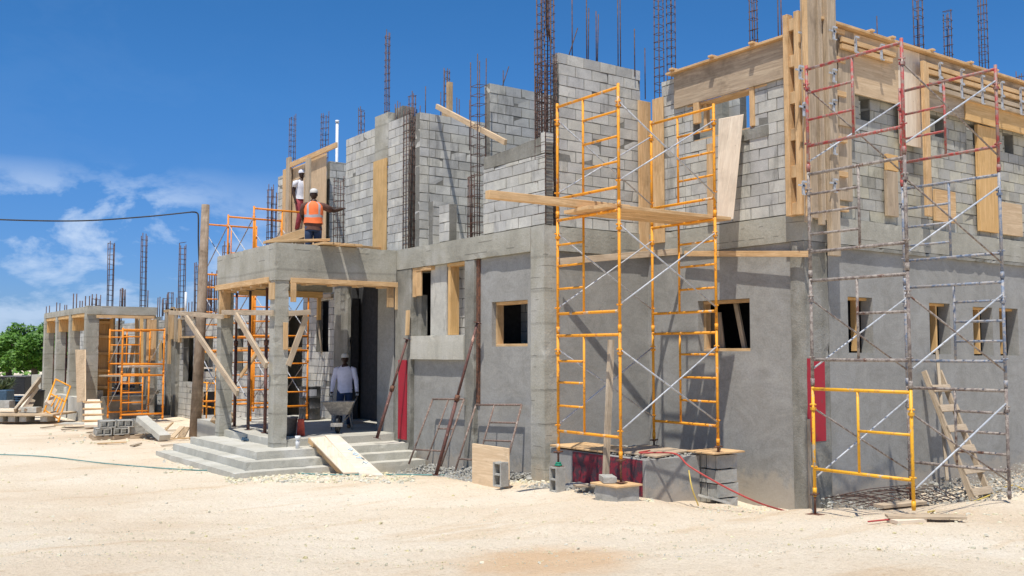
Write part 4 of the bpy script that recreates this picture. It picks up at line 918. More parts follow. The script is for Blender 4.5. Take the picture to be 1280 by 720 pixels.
# ------------------------------------------------------------------ wheelbarrow (local axes: +y towards the wheel)
WBp=P(422,541,Z=.69); az_=math.atan2(-WBp.y,-WBp.x)-math.pi/2-.10
WB=thing('wheelbarrow',(0,0,0),'grey cement crusted wheelbarrow pushed by the man in the lilac shirt on the porch','wheelbarrow')
def bl(n,mb,mat,bev=0): 
    o=mb.build(n,mat,WB,bev); return o
m=MB(); top=[(-.36,.62),(.36,.62),(.29,-.28),(-.29,-.28)]; bot=[(-.17,.36),(.17,.36),(.2,-.18),(-.2,-.18)]
T_=[Vector((x,y,.66 if y<0 else .70)) for x,y in top]; B_2=[Vector((x,y,.38)) for x,y in bot]
for k in range(4):
    k2=(k+1)%4; m.face([B_2[k],B_2[k2],T_[k2],T_[k]],[(0,0)]*4); m.face([T_[k]*.97+Vector((0,0,.02)),T_[k2]*.97+Vector((0,0,.02)),B_2[k2]*.96+Vector((0,0,.02)),B_2[k]*.96+Vector((0,0,.02))],[(0,0)]*4)
m.face(B_2[::-1],[(0,0)]*4); m.face([v*.96+Vector((0,0,.02)) for v in B_2],[(0,0)]*4); m.path(T_+[T_[0]],.018,6)
bl('tray',m,'barrow')
m=MB()
for s in(-1,1): m.path([(s*.30,-1.05,.72),(s*.27,-.75,.66),(s*.2,-.1,.36),(s*.07,.62,.2),(s*.07,.80,.22)],.018,8); 
m.path([(-.07,.80,.22),(.07,.80,.22)],.018,8); m.box(-.13,.13,.80,.84,.16,.24)
bl('frame',m,'barrow')
m=MB()
for s in(-1,1): m.path([(s*.2,-.1,.36),(s*.24,-.35,.01),(s*.24,-.42,.01),(s*.22,-.5,.55)],.015,6); m.beam((s*.10,.50,.20),(s*.14,.34,.42),.04,.02)
bl('leg',m,'barrow')
m=MB(); c=Vector((0,.58,.2)); 
for k in range(24):
    a=2*math.pi*k/24; 
m.lathe((-.05,.58,.2),[(.12,0),(.17,.0),(.2,.025),(.205,.05),(.2,.075),(.17,.10),(.12,.10)],26,ax=(1,0,0))
bl('tyre',m,'black'); bl('hub',MB().lathe((-.045,.58,.2),[(0,0),(.12,.005),(.12,.085),(0,.09)],20,ax=(1,0,0)),'greyp')
WB.location=(WBp.x-math.cos(az_+math.pi/2)*.58,WBp.y-math.sin(az_+math.pi/2)*.58,.684); WB.rotation_euler=(0,0,az_)
# ------------------------------------------------------------------ people
def skinned(verts,edges,rad,root=0,levels=2):
    me=bpy.data.meshes.new('t'); me.from_pydata([tuple(v) for v in verts],edges,[]); o=bpy.data.objects.new('t',me); COL.objects.link(o)
    s=o.modifiers.new('s','SKIN'); s.use_smooth_shade=True
    for i,r in enumerate(rad):
        d=me.skin_vertices[0].data[i]; d.radius=(r if isinstance(r,tuple) else (r,r)); d.use_root=(i==root)
    u=o.modifiers.new('u','SUBSURF'); u.levels=levels; u.render_levels=levels
    dg=bpy.context.evaluated_depsgraph_get(); e=bpy.data.meshes.new_from_object(o.evaluated_get(dg)); bpy.data.objects.remove(o); return e
def to_mb(e,m=None,matf=None):
    m=m or MB(); i=len(m.v); m.v+= [v.co.copy() for v in e.vertices]
    for p in e.polygons:
        m.f.append(tuple(i+k for k in p.vertices)); m.uv.append([(0,0)]*len(p.vertices)); m.mi.append(matf(p.center) if matf else 0); m.sm.append(True)
    return m
def person(loc,rot,J,label,top,legs,cap,sleeve=1.0,hand='skin',vest=False,boots='boot',lean=0,gloves=False):
    """J: elbow, wrist, knee, ankle positions in local axes (x right, y forward)"""
    R=thing('person',(0,0,0),label,'person')
    pel=Vector((0,0,.96)); wa=Vector((0,.01+lean*.1,1.1)); ch=Vector((0,.02+lean*.3,1.32)); ne=Vector((0,.01+lean*.45,1.48)); hb=Vector((0,.03+lean*.5,1.56))
    V=[pel,wa,ch,ne,hb]; Rr=[(.15,.12),(.14,.11),(.17,.12),(.08,.08),(.08,.08)]; E=[(0,1),(1,2),(2,3),(3,4)]
    def add(p,r,par): V.append(Vector(p)); Rr.append(r); E.append((par,len(V)-1)); return len(V)-1
    arms=[];lg=[]
    for s,nm in((-1,'L'),(1,'R')):
        sh=add((s*.185,.01+lean*.4,1.42),.058,2); el=add(J['el'+nm],.05,sh); wr=add(J['wr'+nm],.036,el)
        d=(V[wr]-V[el]).normalized(); pa=add(V[wr]+d*.07,(.036,.02),wr); arms.append((sh,el,wr,pa,d,s))
        hp=add((s*.09,0,.9),.088,0); kn=add(J['kn'+nm],.058,hp); an=add(J['an'+nm],.04,kn); toe=add(Vector(J['an'+nm])+Vector((s*.02,.15,-.05)),(.04,.03),an); lg.append((hp,kn,an,toe))
    body=to_mb(skinned(V,E,Rr))
    hc=Vector((0,.045+lean*.52,1.655))
    # head, nose, ears, jaw
    def ell(m,c,r,n=16,k=10):
        prof=[(math.sin(math.pi*i/k)*1.0,-math.cos(math.pi*i/k)) for i in range(k+1)]; i0=len(m.v)
        for q,z in prof:
            for j in range(n): a=2*math.pi*j/n; m.v.append(Vector(c)+Vector((math.cos(a)*q*r[0],math.sin(a)*q*r[1]*(1 if z>-.2 else .9),z*r[2])))
        for a_ in range(k):
            for j in range(n):
                j2=(j+1)%n; b0=i0+a_*n; m.f.append((b0+j,b0+j2,b0+n+j2,b0+n+j)); m.mi.append(0); m.sm.append(True); m.uv.append([(0,0)]*4)
    ell(body,hc,(.077,.098,.118)); ell(body,hc+Vector((0,.098,-.01)),(.014,.02,.026),8,6); ell(body,hc+Vector((0,.07,-.075)),(.04,.035,.035),10,6)
    for s in(-1,1): ell(body,hc+Vector((s*.079,0,-.01)),(.01,.02,.032),8,6); ell(body,hc+Vector((s*.03,.088,.02)),(.013,.008,.009),8,5)
    for sh,el,wr,pa,d,s in arms:
        side=d.cross(Vector((0,0,1))); side=side.normalized() if side.length>.2 else Vector((0,1,0)); b2=d.cross(side).normalized()
        tip=V[pa]
        for q,L in((-1.5,.055),(-.5,.07),(.5,.066),(1.5,.05)):
            p0=tip-d*.02+side*q*.016; p1=p0+d*L*.6; p2=p1+d*L*.3+b2*(-.025); body.path([p0,p1,p2],[.0095,.009,.007],6)
        p0=V[wr]+d*.03+side*.022; body.path([p0,p0+side*.03+d*.03,p0+side*.035+d*.06],[.012,.011,.008],6)
    body.build('body','skin',R)
    # clothes: lofted round the body
    def loft(m,secs,n=24,mf=None):
        i0=len(m.v)
        for c,rx,ry in secs:
            for j in range(n):
                a=2*math.pi*j/n; w_=1+.03*math.sin(a*5+c[2]*17); m.v.append(Vector(c)+Vector((math.cos(a)*rx*w_,math.sin(a)*ry*w_,.008*math.sin(a*3+c[2]*9))))
        for k in range(len(secs)-1):
            for j in range(n):
                j2=(j+1)%n; b0=i0+k*n; m.f.append((b0+j,b0+j2,b0+n+j2,b0+n+j)); m.mi.append(mf(k,j,n) if mf else 0); m.sm.append(True); m.uv.append([(0,0)]*4)
        return m
    def L_(z): return .01+lean*max(0,(z-1.0))*.9
    hem=.84 if sleeve>.7 else .94
    T=[(hem,.19,.145),(.95,.185,.14),(1.08,.172,.13),(1.25,.195,.138),(1.36,.205,.135),(1.43,.175,.11),(1.475,.10,.085),(1.50,.066,.066)]
    m=loft(MB(),[((0,L_(z),z),rx,ry) for z,rx,ry in T])
    for sh,el,wr,pa,d,s in arms:
        a0=V[sh]+Vector((-s*.05,0,-.01))
        if sleeve>.9: m.path([a0,V[sh]+Vector((s*.02,0,-.03)),V[sh].lerp(V[el],.55),V[el],V[el].lerp(V[wr],.5),V[wr]],[.07,.078,.066,.058,.052,.042],12)
        else: m.path([a0,V[sh]+Vector((s*.02,0,-.03)),V[sh].lerp(V[el],sleeve)],[.07,.08,.072],12)
    m.build('shirt',top,R)
    if vest:
        T=[(.99,.215,.165),(1.06,.205,.16),(1.12,.203,.158),(1.18,.207,.16),(1.3,.215,.162),(1.39,.215,.155),(1.44,.175,.125),(1.485,.105,.095)]
        def mf(k,j,n): return 1 if k==2 or (k>2 and j in(3,4,8,9,15,16,20,21)[0:8] and j in(4,8,15,20)) else 0
        loft(MB(),[((0,L_(z),z),rx,ry) for z,rx,ry in T],24,mf).build('vest',['hivis','refl'],R)
    m=loft(MB(),[((0,.01,.80),.172,.125),((0,.01,.88),.178,.132),((0,.01,.97),.168,.124),((0,.01,1.02),.158,.118)])
    for hp,kn,an,toe in lg: m.path([V[hp]+Vector((0,0,.02)),V[hp].lerp(V[kn],.45),V[kn],V[kn].lerp(V[an],.5),V[an]+Vector((0,0,.0))],[.10,.094,.076,.07,.062],14)
    m.build('trousers',legs,R)
    if legs=='redt': loft(MB(),[((0,.01,.955),.178,.133),((0,.01,1.0),.178,.133)]).build('belt','black',R)
    for hp,kn,an,toe in lg:
        p=V[an]; m=to_mb(skinned([p+Vector((0,0,.05)),p+Vector((0,-.02,-.045)),p+Vector((0,.09,-.055)),p+Vector((0,.17,-.06))],[(0,1),(1,2),(2,3)],[(.055,.055),(.05,.04),(.05,.035),(.04,.028)])); m.build('boot',boots,R)
    if gloves:
        for sh,el,wr,pa,d,s in arms: to_mb(skinned([V[wr],V[pa],V[pa]+d*.03],[(0,1),(1,2)],[(.037,.037),(.045,.03),(.04,.028)])).build('glove','glove',R)
    m=MB(); i0=len(m.v); n=18
    prof=[(.088,-.0),(.092,.03),(.088,.06),(.07,.088),(.04,.104),(0,.11)]
    for r,z in prof:
        for j in range(n): a=2*math.pi*j/n; m.v.append(hc+Vector((math.cos(a)*r,math.sin(a)*r*1.2,z+.03)))
    for a_ in range(5):
        for j in range(n): j2=(j+1)%n; b0=i0+a_*n; m.f.append((b0+j,b0+j2,b0+n+j2,b0+n+j)); m.mi.append(0); m.sm.append(True); m.uv.append([(0,0)]*4)
    pts=[hc+Vector((math.cos(t)*.085,.07+math.sin(t)*.11,.035)) for t in [math.pi*k/8 for k in range(9)]]; m.prism(pts,(0,0,.01))
    m.build('cap',cap,R)
    R.location=loc; R.rotation_euler=(0,0,rot); return R
def face(p,extra=0): return math.atan2(-p.y,-p.x)-math.pi/2+extra
w=Vector((WB.location.x,WB.location.y,0)); fwd=Vector((-math.sin(az_),math.cos(az_),0)); 
pw_=w-fwd*1.02
person((pw_.x,pw_.y,.68),az_,dict(elL=(-.27,.02,1.15),wrL=(-.30,.10,.86),elR=(.27,.02,1.15),wrR=(.30,.10,.86),knL=(-.1,.03,.5),anL=(-.11,.0,.09),knR=(.11,.16,.52),anR=(.11,.10,.09)),'man in a pale lilac shirt and cap in the porch holding the wheelbarrow handles','lav','navy','capm',gloves=True)
q=P(375,294,D=27.2); zf=P(374,291,D=27.2).z
person((q.x,q.y,zf),face(q,.75),dict(elL=(-.24,-.06,1.14),wrL=(-.25,.02,.88),elR=(.24,-.04,1.14),wrR=(.24,.05,.88),knL=(-.1,.05,.5),anL=(-.1,.0,.09),knR=(.1,.08,.5),anR=(.1,-.02,.09)),'worker in a white t-shirt, maroon trousers and white cap standing by the plywood wall form','tee','redt','tee',sleeve=.55)
one(MB().box(q.x-.22,q.x+.35,q.y-.3,q.y+.3,ZS-.06,zf).box(q.x-.4,q.x+.45,q.y-.6,q.y+.5,zf-.062,zf-.002) if False else MB().box(q.x-.3,q.x+.35,q.y-.6,q.y+.5,zf-.062,zf-.002).box(q.x-.22,q.x+.25,q.y-.3,q.y-.2,4.75,zf-.064).box(q.x-.22,q.x+.25,q.y+.2,q.y+.3,4.75,zf-.064),'trestle','woodg','rough timber trestle under the worker in the white t-shirt','trestle')
q=P(391.5,300,D=21.6)
dirr=math.atan2(q.y,q.x)-math.pi/2
person((q.x,q.y,4.37),dirr,dict(elL=(-.26,.14,1.18),wrL=(-.16,.3,1.0),elR=(.44,.10,1.30),wrR=(.62,.32,1.38),knL=(-.1,.03,.5),anL=(-.12,.0,.09),knR=(.1,.06,.5),anR=(.12,-.02,.09)),'worker in an orange vest and brown shirt seen from behind, reaching for rebar','brown','navy','capm',sleeve=.8,vest=True)
# ------------------------------------------------------------------ wooden pole and cable
pb=PG(243,548); pt=P(257,256,D=pb.dot(FW)+.3)
one(MB().path([pb-Vector((0,0,.3)),pb.lerp(pt,.5)+Vector((.03,0,0)),pt],[.16,.135,.11],16),'utility_pole','pole','rough round wooden pole leaning slightly, left of the porch, carrying the overhead cable','pole')
pc=P(248,300,D=pb.dot(FW)-.1); 
m=MB().path(sag([P(249,330,D=27.5),P(248,300,D=27.5),P(248,272,D=27.5),P(246,266,D=27.5),P(240,265,D=27.3)],6),.022,6)
m.path(sag([P(240,265,D=27.3),P(180,271,D=27),P(100,276,D=26),P(0,274.5,D=25),P(-120,268,D=24),P(-420,235,D=22),P(-800,180,D=20)],8),.019,6)
one(m,'overhead_cable','wire','black overhead cable running in from the left sky to the wooden pole','cable')
# ------------------------------------------------------------------ far wing
W=thing('unfinished_wing',(9,34,0),'long single storey unfinished wing with an open frame bay at the far left','building')
XL=7.55; cr=P(117,440,X=XL); D0=cr.y; ztw=4.08
def wy(px,py=440,X=XL): return P(px,py,X=X).y
cols=[(101,117),(84,93),(69,77),(54,62)]
# corner column and those behind along the yard side
ys=[]
for i,(a,b) in enumerate(cols):
    y0=D0 if i==0 else P(b,440,X=XL).y; y0=P((113,92,74.5,58)[i],440,X=XL).y; ys.append(y0)
ystep=[ys[0],ys[0]+3.1,ys[0]+6.6,ys[0]+11.2]
ys=[P(p,440,X=XL).y for p in(104,84.5,68,53.5)]
for i,y in enumerate(ys):
    MB().box(XL,XL+(.42 if i==0 else .33),y-.36,y,-.1,ztw-.225).build('column','conc',W,.02)
MB().box(XL+.0,XL+.4,ys[0],ys[3],ztw-.22,ztw).build('ring_beam','conc',W,.015)
y0=ys[0]-.42; x1=P(196,400,Y=y0).x
MB().box(XL,x1,y0-.02,y0+.4,ztw-.28,ztw+.02).build('ring_beam','conc',W,.015)
MB().box(x1-.3,x1,y0,y0+.3,.2,ztw-.5).build('column','conc2',W,.015)
MB().box(XL+.1,x1,y0+.5,ys[3]-.5,ztw-.15,ztw-.05).build('roof_slab','floor',W)
MB().box(XL+.3,XL+.7,ys[0]+.02,ys[3],-.1,1.15).box(XL,XL+.29,ys[0],ys[2],-.1,.9).build('low_wall','step',W,.02)
MB().box(XL+.56,x1,y0+.05,y0+.3,-.1,.95).build('low_wall','conc2',W,.02)
MB().box(XL+.7,10.0,y0+.4,ys[3],.3,.93).build('floor_slab','floor',W)
# timber linings of the bay
FWd=thing('beam_formwork',(XL,y0,ztw-.4),'orange plywood and pine formwork hanging under the beams of the far open bay','formwork')
MB().box(XL+.56,x1-.02,y0+.02,y0+.36,ztw-.36,ztw-.285).build('soffit_board','plyo',FWd,.004); MB().box(XL+.3,x1-.1,y0-.06,y0-.022,ztw-.40,ztw-.3).build('edge_board','wood',FWd,.004)
MB().box(x1-.35,x1-.02,y0-.06,y0-.022,2.2,ztw-.42).build('edge_board','wood',FWd,.004)
for i in range(3): MB().box(XL+.02,XL+.5,ys[i]+.02,ys[i+1]-.44,ztw-.34,ztw-.225).box(XL+.05,XL+.5,ys[i+1]-.5,ys[i+1]-.43,ztw-.8,ztw-.345).build('soffit_board','plyo',FWd,.004)
# tall ladder-like timber form inside
x=P(118,440,Y=y0+.8).x; m=MB().box(x,x+.12,y0+.8,y0+.95,.93,3.7).box(x+.5,x+.62,y0+.8,y0+.95,.93,3.7)
for z in(1.2,1.8,2.4,3.0,3.5): m.box(x+.12,x+.5,y0+.82,y0+.95,z,z+.1)
m.box(x,x+.62,y0+.96,y0+1.0,.93,3.7); one(m,'column_formwork','plyo','ladder like orange column form inside the far open bay','formwork',None,.004)
m=MB().prism([P(94,437,X=XL-.1),P(106,437,X=XL-.1),P(106,501,X=XL-.35),P(96,503,X=XL-.35)],(.04,0,0)); one(m,'plywood_sheet','ply','narrow plywood sheets leaning between two columns of the far open bay','plywood',None,.004)
for i,(px,t) in enumerate(((81.5,397),(65,399),(97,395),(78,398))):
    b_=P(px,482,X=XL+.75); prop((b_.x,b_.y,.93),(b_.x,b_.y,ztw-.36),'propr',('red prop just inside the second column of the far open bay','red prop just inside the third column of the far open bay','red prop just inside the nearest column of the far open bay','paired red prop beside the second column of the far open bay')[i],'props inside the far open bay',.045,.035)
# main wall of the wing
XM=11.0
hol=[]
for a,b,c,d in((200.5,205.5,428,450),(229,241.5,418,474),(254,266,421,461),(296,304,412,470)):
    hol.append((P(a,440,X=XM).y,P(b,440,X=XM).y,az((a+b)/2,d,XM),az((a+b)/2,c,XM)))
hol+=[(P(131,440,X=XM).y,P(125,440,X=XM).y,1.5,3.2),(P(160,440,X=XM).y,P(153,440,X=XM).y,1.5,3.2),(P(189,440,X=XM).y,P(185,440,X=XM).y,1.5,3.2)]
MB().blocks('x',XM,.2,26.9,54,0.0,3.75,hol).build('block_wall',['block','mortar'],W)
MB().box(XM+.9,XM+1.1,27,54,0,3.7).build('inner_wall','block',W)
MB().box(XM+.2,XM+1.1,27,54,3.6,3.72).build('roof_slab','floor',W)
MB().box(XM+.9,20,54,54.3,0,3.8).build('block_wall',['block'],W)
for px0,px1,z1 in((215,221,3.0),(191,194,3.9),(244,247,3.7),(272,276,3.9),(207.5,211,3.2)):
    MB().box(XM-.12,XM+.1,P(px1,440,X=XM-.1).y,P(px0,440,X=XM-.1).y,0,z1).build('column','conc2',W,.01)
# walls seen inside the far bay, behind the small tower
for px0,px1 in((168,174),(144,149),(179,182)): MB().box(XM-.1,XM+.1,P(px1,440,X=XM-.1).y,P(px0,440,X=XM-.1).y,0,3.9).build('column','conc2',W,.01)
# timber forms on top of the wing wall
gi=0
for px0,px1,pt,pb_,mt,lb in ((206.5,209,391,418,'woodg','first grey form board left of the pair on top of the wing wall'),(211,213,389,455,'wood','long thin pine board hanging on the wing wall left of the concrete pier'),(213.5,217,384,424,'wood','tallest pine board on the wing wall above the concrete pier'),(218.5,220.5,387,427,'woodg','grey board right of the tallest one on the wing wall'),(223.5,226,398,428,'wood','short pine board at the left edge of the wing window'),(226,245,420,422.5,'wood','flat pine board over the wing window left of the pole'),(226,245,390,399,'woodg','wide board at the top of the wing wall left of the pole'),(205,230,386,389.5,'wood','thin top board on the wing wall'),(251,253.5,421,460,'wood','upright orange jamb board of the wing window right of the pole'),(253,266,459,461,'plyl','pale sill board of the wing window right of the pole'),(200,201.5,425,451,'plyo','slim orange jamb in the narrow slot of the wing wall')):
    m=MB().box(XM-.2,XM-.125,P(px1,440,X=XM-.15).y,P(px0,440,X=XM-.15).y,az((px0+px1)/2,pb_,XM-.15),az((px0+px1)/2,pt,XM-.15)); one(m,'form_board',mt,lb,'timber')
b_=P(256,503,D=29.4); m=MB(); m.box(b_.x-.35,b_.x-.05,b_.y-.05,b_.y,b_.z-.38,b_.z+.32).box(b_.x-.04,b_.x+.32,b_.y+.02,b_.y+.04,b_.z-.38,b_.z+.32); m.mi[6:]=[1]*(len(m.mi)-6)  # black panel stands in for the shaded inside of the box
tag(m.build('electric_cabinet',['woodg','black'],None,.004),'open wooden box with a dark inside standing by the foot of the wooden pole','box')
o=MB()
lean_frame('loose_scaffolding',P(246,556,D=27.2) if False else P(247,540,D=28.6),P(248,440,D=28.9),P(271,440,D=28.9),P(268,545,D=28.4),'orange','orange scaffold frame standing behind the wooden pole','' or [((.0,.33),(1,.33))],[((0,.62),(1,.62)),((0,.15),(1,.15)),((.5,.15),(.5,.62))],.026)
# reinforcement of the wing
def rw(px,pt,D,w=.16,zb=3.9,nb=4,step=.2,d=None,lean=(0,0)):
    t=P(px,pt,D=D); cage(MB(),t.x,t.y,zb,t.z,w,d or w,step,nb,lean=lean,r=.016).build('rebar_cage','bar',W)
rw(139.5,303,36,.17); rw(181,293,36,.17); rw(228.5,303,34,.17,3.7); rw(283,303,30,.15,3.6); rw(152,360,38,.1,step=.5); rw(155,362,38,.1,step=.5); rw(213,366,38,.16); rw(206,372,38,.12); rw(246.5,328,32,.1,3.6)
rw(118,369,34.5,.14); rw(122.5,370,35.5,.14); rw(256,345,32,.12,3.6); rw(262,350,32,.14,3.6); rw(267,342,32,.1,3.6)
for px,pt,D in ((58,383,44),(62,382,44),(71,378,41),(75,379,41),(81,381,42),(83.5,381,42),(92,367,36.5),(96,367,36.5),(100,376,37),(103,376,37),(107,370,34.5),(112,370,34.5),(152.5,360,38),(185,363,36),(197.5,372,40),(200,371,40),(203,374,40),(209,368,40),(221,372,38),(236,378,37),(240,377,37),(275,330,33),(279,335,33),(271,338,33),(262,344,33),(265,340,33)):
    t=P(px,pt,D=D); MB().path([(t.x,t.y,3.7),t],.02,5).build('rebar','bar',W)
t=P(228.8,365,D=33.5); one(MB().path([(t.x+.1,t.y,3.7),(t.x+.1,t.y,t.z-.0)],.04,8),'vent_pipe','white','thin white pipe beside the rebar ladder above the wing wall','pipe')
# ------------------------------------------------------------------ yard stuff in front of the wing
def pg(px,py): return PG(px,py,0)
p=pg(152,549); R=thing('wooden_pallet',p,'wooden pallet under the small pile of hollow blocks','pallet')
u=Vector((1,-.12,0)).normalized(); v=Vector((.12,1,0))
for k in range(3): MB().obox(p+v*(k*.45)+Vector((0,0,.05)),u*.75,v*.04,(0,0,.045)).build('bearer','woodg',R,.004)
for k in range(6): MB().obox(p+u*(-.65+k*.26)+v*.45+Vector((0,0,.108)),u*.06,v*.5,(0,0,.012)).build('slat','woodg',R,.003)
n=0; names=('front left','front middle','front right','upper left','upper middle','upper right')
for j in range(2):
    for i in range(3):
        for k in range(2):
            c=p+u*(-.46+i*.44+(.1 if j else 0))+v*(.12+k*.42)+Vector((0,0,.12+.1+j*.2))
            if j==0 and i==2 and k==1: continue
            mb_=cmu(MB(),c,v,u,Vector((0,0,1))) if i<2 and k==0 and j==0 else cmu(MB(),c,u,v,(0,0,1))
            if i<2 and k==0: mb_=cmu(MB(),c,Vector((0,0,1)).cross(v)*1.0,(0,0,1),v,hl=.2,hh=.2)
            one(mb_,'concrete_block','cmu','%s hollow block %s of the pile on the pallet'%(names[i+3*j],('in the near row','in the rear row')[k]),'block','hollow blocks piled on the pallet',.006)
a=pg(206,552)+Vector((0,0,.1)); b2_=P(177,523,D=a.dot(FW)+.9); one(MB().beam(a,b2_,.32,.16),'concrete_post','step','broken concrete post leaning on the block pile','post',None,.04)
for i,(px,py,l) in enumerate(((185,545,'flat bag of cement at the left end of the rubbish by the block pile'),(197,548,'second flat bag beside the broken post'))):
    q=pg(px,py); one(MB().rock((q.x,q.y,q.z+.1),.3,flat=.35),'cement_bag','conc2',l,'sack',None,.03)
# cardboard / timber scraps near the pole
m=MB(); q=pg(222,548)
for k,(px,py,qx,qy,lb,mt) in enumerate(((203,543,216,528,'thin broken lath in the scrap heap left of the pole','wood'),(215,549,228,533,'brown board tipped up in the scrap heap left of the pole','ply'),(226,549,233,534,'curved cardboard piece in the scrap heap by the pole','sack'),(196,540,232,537,'long flat board across the scrap heap left of the pole','woodg'),(210,551,240,547,'flat brown board at the front of the scrap heap by the pole','wood'),(206,536,222,541,'pale splintered plank in the scrap heap left of the pole','plyl'))):
    a=pg(px,py); b2_=P(qx,qy,D=a.dot(FW)+.25); one(MB().beam(a+Vector((0,0,.04)),b2_,.22 if k in(1,2) else .09,.03),'timber_scrap',mt,lb,'scrap wood')
for i,(px,py,L,an,mt) in enumerate(((118,540,.5,.4,'woodg'),(140,554,.7,-.3,'wood'),(96,536,.9,.1,'plyd'),(170,556,.5,.9,'woodg'),(80,531,.6,-.5,'wood'),(212,556,.45,.2,'plyl'),(60,534,.5,.5,'woodg'))):
    q=PG(px,py,.03); d_=Vector((math.cos(an),math.sin(an),0))*L/2; one(MB().beam(q-d_,q+d_+Vector((0,0,.02)),.1,.03),'timber_scrap',mt,('grey batten offcut on the sand before the cleated ramp','pale batten on the sand in front of the block pile','dull board piece on the sand left of the cleated ramp','short grey offcut in front of the broken concrete post','pine offcut on the sand below the tipped orange frame','pale chip of wood lying near the foot of the porch steps','short grey batten on the sand right of the low board platform')[i],'scrap wood')
# materials stored in the far bay
for i,(px,py,L,mt,lb,hh) in enumerate(((126,489,.9,'galv','shiny metal sheets stacked on the slab of the far bay',.10),(150,497,.7,'woodg','pile of short grey boards on the slab of the far bay',.22),(176,494,.6,'plyl','pale board pile at the right of the far bay slab',.12),(160,484,.45,'bucket','dark crate further back on the far bay slab',.3))):
    q=P(px,py,D=36.5 if i<3 else 38.5); q.z=.935; m=MB()
    for k in range(4): m.obox(q+Vector((random.uniform(-.05,.05),0,hh*(k+.5)/4)),RT*(L*random.uniform(.8,1)),FW*.4,(0,0,hh/9))
    one(m,'board_stack',mt,lb,'material pile',None,.003)
for i,(px,pt,pb2,D,mt,lb) in enumerate(((131,398,486,37,'wood','thin pine post standing inside the far bay at its left'),(142,396,484,38,'woodg','grey timber post standing in the middle of the far bay'),(171,392,486,37,'wood','pine post standing inside the far bay at its right'),(177,395,470,39,'plyo','orange board standing deep in the far bay'),(158,430,492,36.5,'woodg','short leaning strut in the far bay'))):
    a=P(px,pb2,D=D); b2_=P(px+(0 if i<4 else 9),pt,D=D+.3); one(MB().beam(a,b2_,.1,.12),'timber_post',mt,lb,'timber',None,.004)
for i,(px,pt) in enumerate(((148,396),(183,397),(136,396))):
    q=P(px,440,D=36+i*.8); prop((q.x,q.y,.93),(q.x,q.y,3.75),'propr',('rusty prop in the middle of the far bay','rusty prop at the right end of the far bay','rusty prop left of the middle of the far bay')[i],'props inside the far bay',.045,.035)
# ply stair ramp by the far bay
a=P(105,531,D=30.5); b2_=P(107,500,D=31.6); wv=P(126,440,D=31).x
R=thing('cleated_ramp',a,'pale plywood ramp with wooden cleats leading up to the far open bay','ramp')
bl_=P(105.5,531,D=30.6); br_=P(129,531,D=30.6); tl_=P(106,499,D=32.2); tr_=P(125,499,D=32.2)
MB().prism([tl_,tr_,br_,bl_],(0,0,-.08)).build('ramp_board','plyl',R,.004)
for q_ in(.12,.35,.58,.85): MB().beam(bl_.lerp(tl_,q_)+Vector((-.05,0,.03)),br_.lerp(tr_,q_)+Vector((.05,0,.03)),.07,.05).build('cleat','wood',R,.003)
# leaning orange frame by the far bay
lean_frame('loose_scaffolding',P(55,515,D=33),P(69.5,474,D=34.2),P(88,483,D=34),P(73,527,D=32.8),'orange','orange scaffold frame tipped against the far open bay',[((.3,.25),(.42,.6)),((.55,.2),(.62,.6)),((.75,.2),(.8,.6))],[((0,.55),(1,.55)),((0,.06),(1,.06))],.03)
# platform of planks at far left
z=.3
q=P(-5,518,D=33); m=MB(); 
one(MB().obox(P(32,517,D=33.5),RT*1.35,FW*.9,(0,0,.03)),'plank_platform','ply','low wide platform of boards on blocks at the far left of the yard','platform')
for i,(px,l) in enumerate(((5,'left'),(20,'middle'),(34,'third'),(60,'right'))):
    q=P(px,521,D=33.0); one(MB().obox(q+Vector((0,0,-.06)),RT*.12,FW*.3,(0,0,.09)),'concrete_block','cmu','%s block carrying the low board platform at the far left'%l,'block','blocks under the low board platform',.01)
q=P(5,508,D=33.4); one(MB().obox(q+Vector((0,0,.08)),RT*.28,FW*.2,(0,0,.12)),'concrete_block','cmu','pale block lying on top of the low board platform at the far left','block',None,.01)
q=P(38,512,D=33.4); one(MB().obox(q+Vector((0,0,.0)),RT*.3,FW*.2,(0,0,.09)),'concrete_block','step','broken slab on the right end of the low board platform','block',None,.02)
for i,(a,b,w_,mt,lb) in enumerate((((19,514),(50,474),.2,'woodg','wide grey board leaning against the far bay, above the platform'),((25,514),(47,484),.14,'plyl','pale board leaning under the wide grey one at the far bay'),((34,513),(40,500),.2,'plyd','short brown board stub beside the leaning boards'),((59,505),(68,486),.18,'plyl','pale offcut standing behind the tipped orange frame'))):
    one(MB().beam(P(*a,D=33.2),P(*b,D=34.6),.08,w_,FW),'timber',mt,lb,'timber')
q=PG(45,511); 
R=thing('waste_bin',P(45,509,D=36),'tall black bin beside the far open bay','bin'); q=P(45,510,D=36)
MB().lathe(q,[(0,0),(.24,0),(.28,.62),(.30,.64),(.27,.66),(0,.68)],20).build('bin_body','black',R); MB().box(q.x-.02,q.x+.02,q.y-.32,q.y-.26,q.z+.5,q.z+.62).build('handle','black',R)
q=PG(58,528); 
m=MB(); q=P(95,530,D=31.2); one(MB().obox(q+Vector((0,0,.02)),RT*.45,FW*.25,(0,0,.02)),'board','step','grey board flat on the sand before the far bay','board')
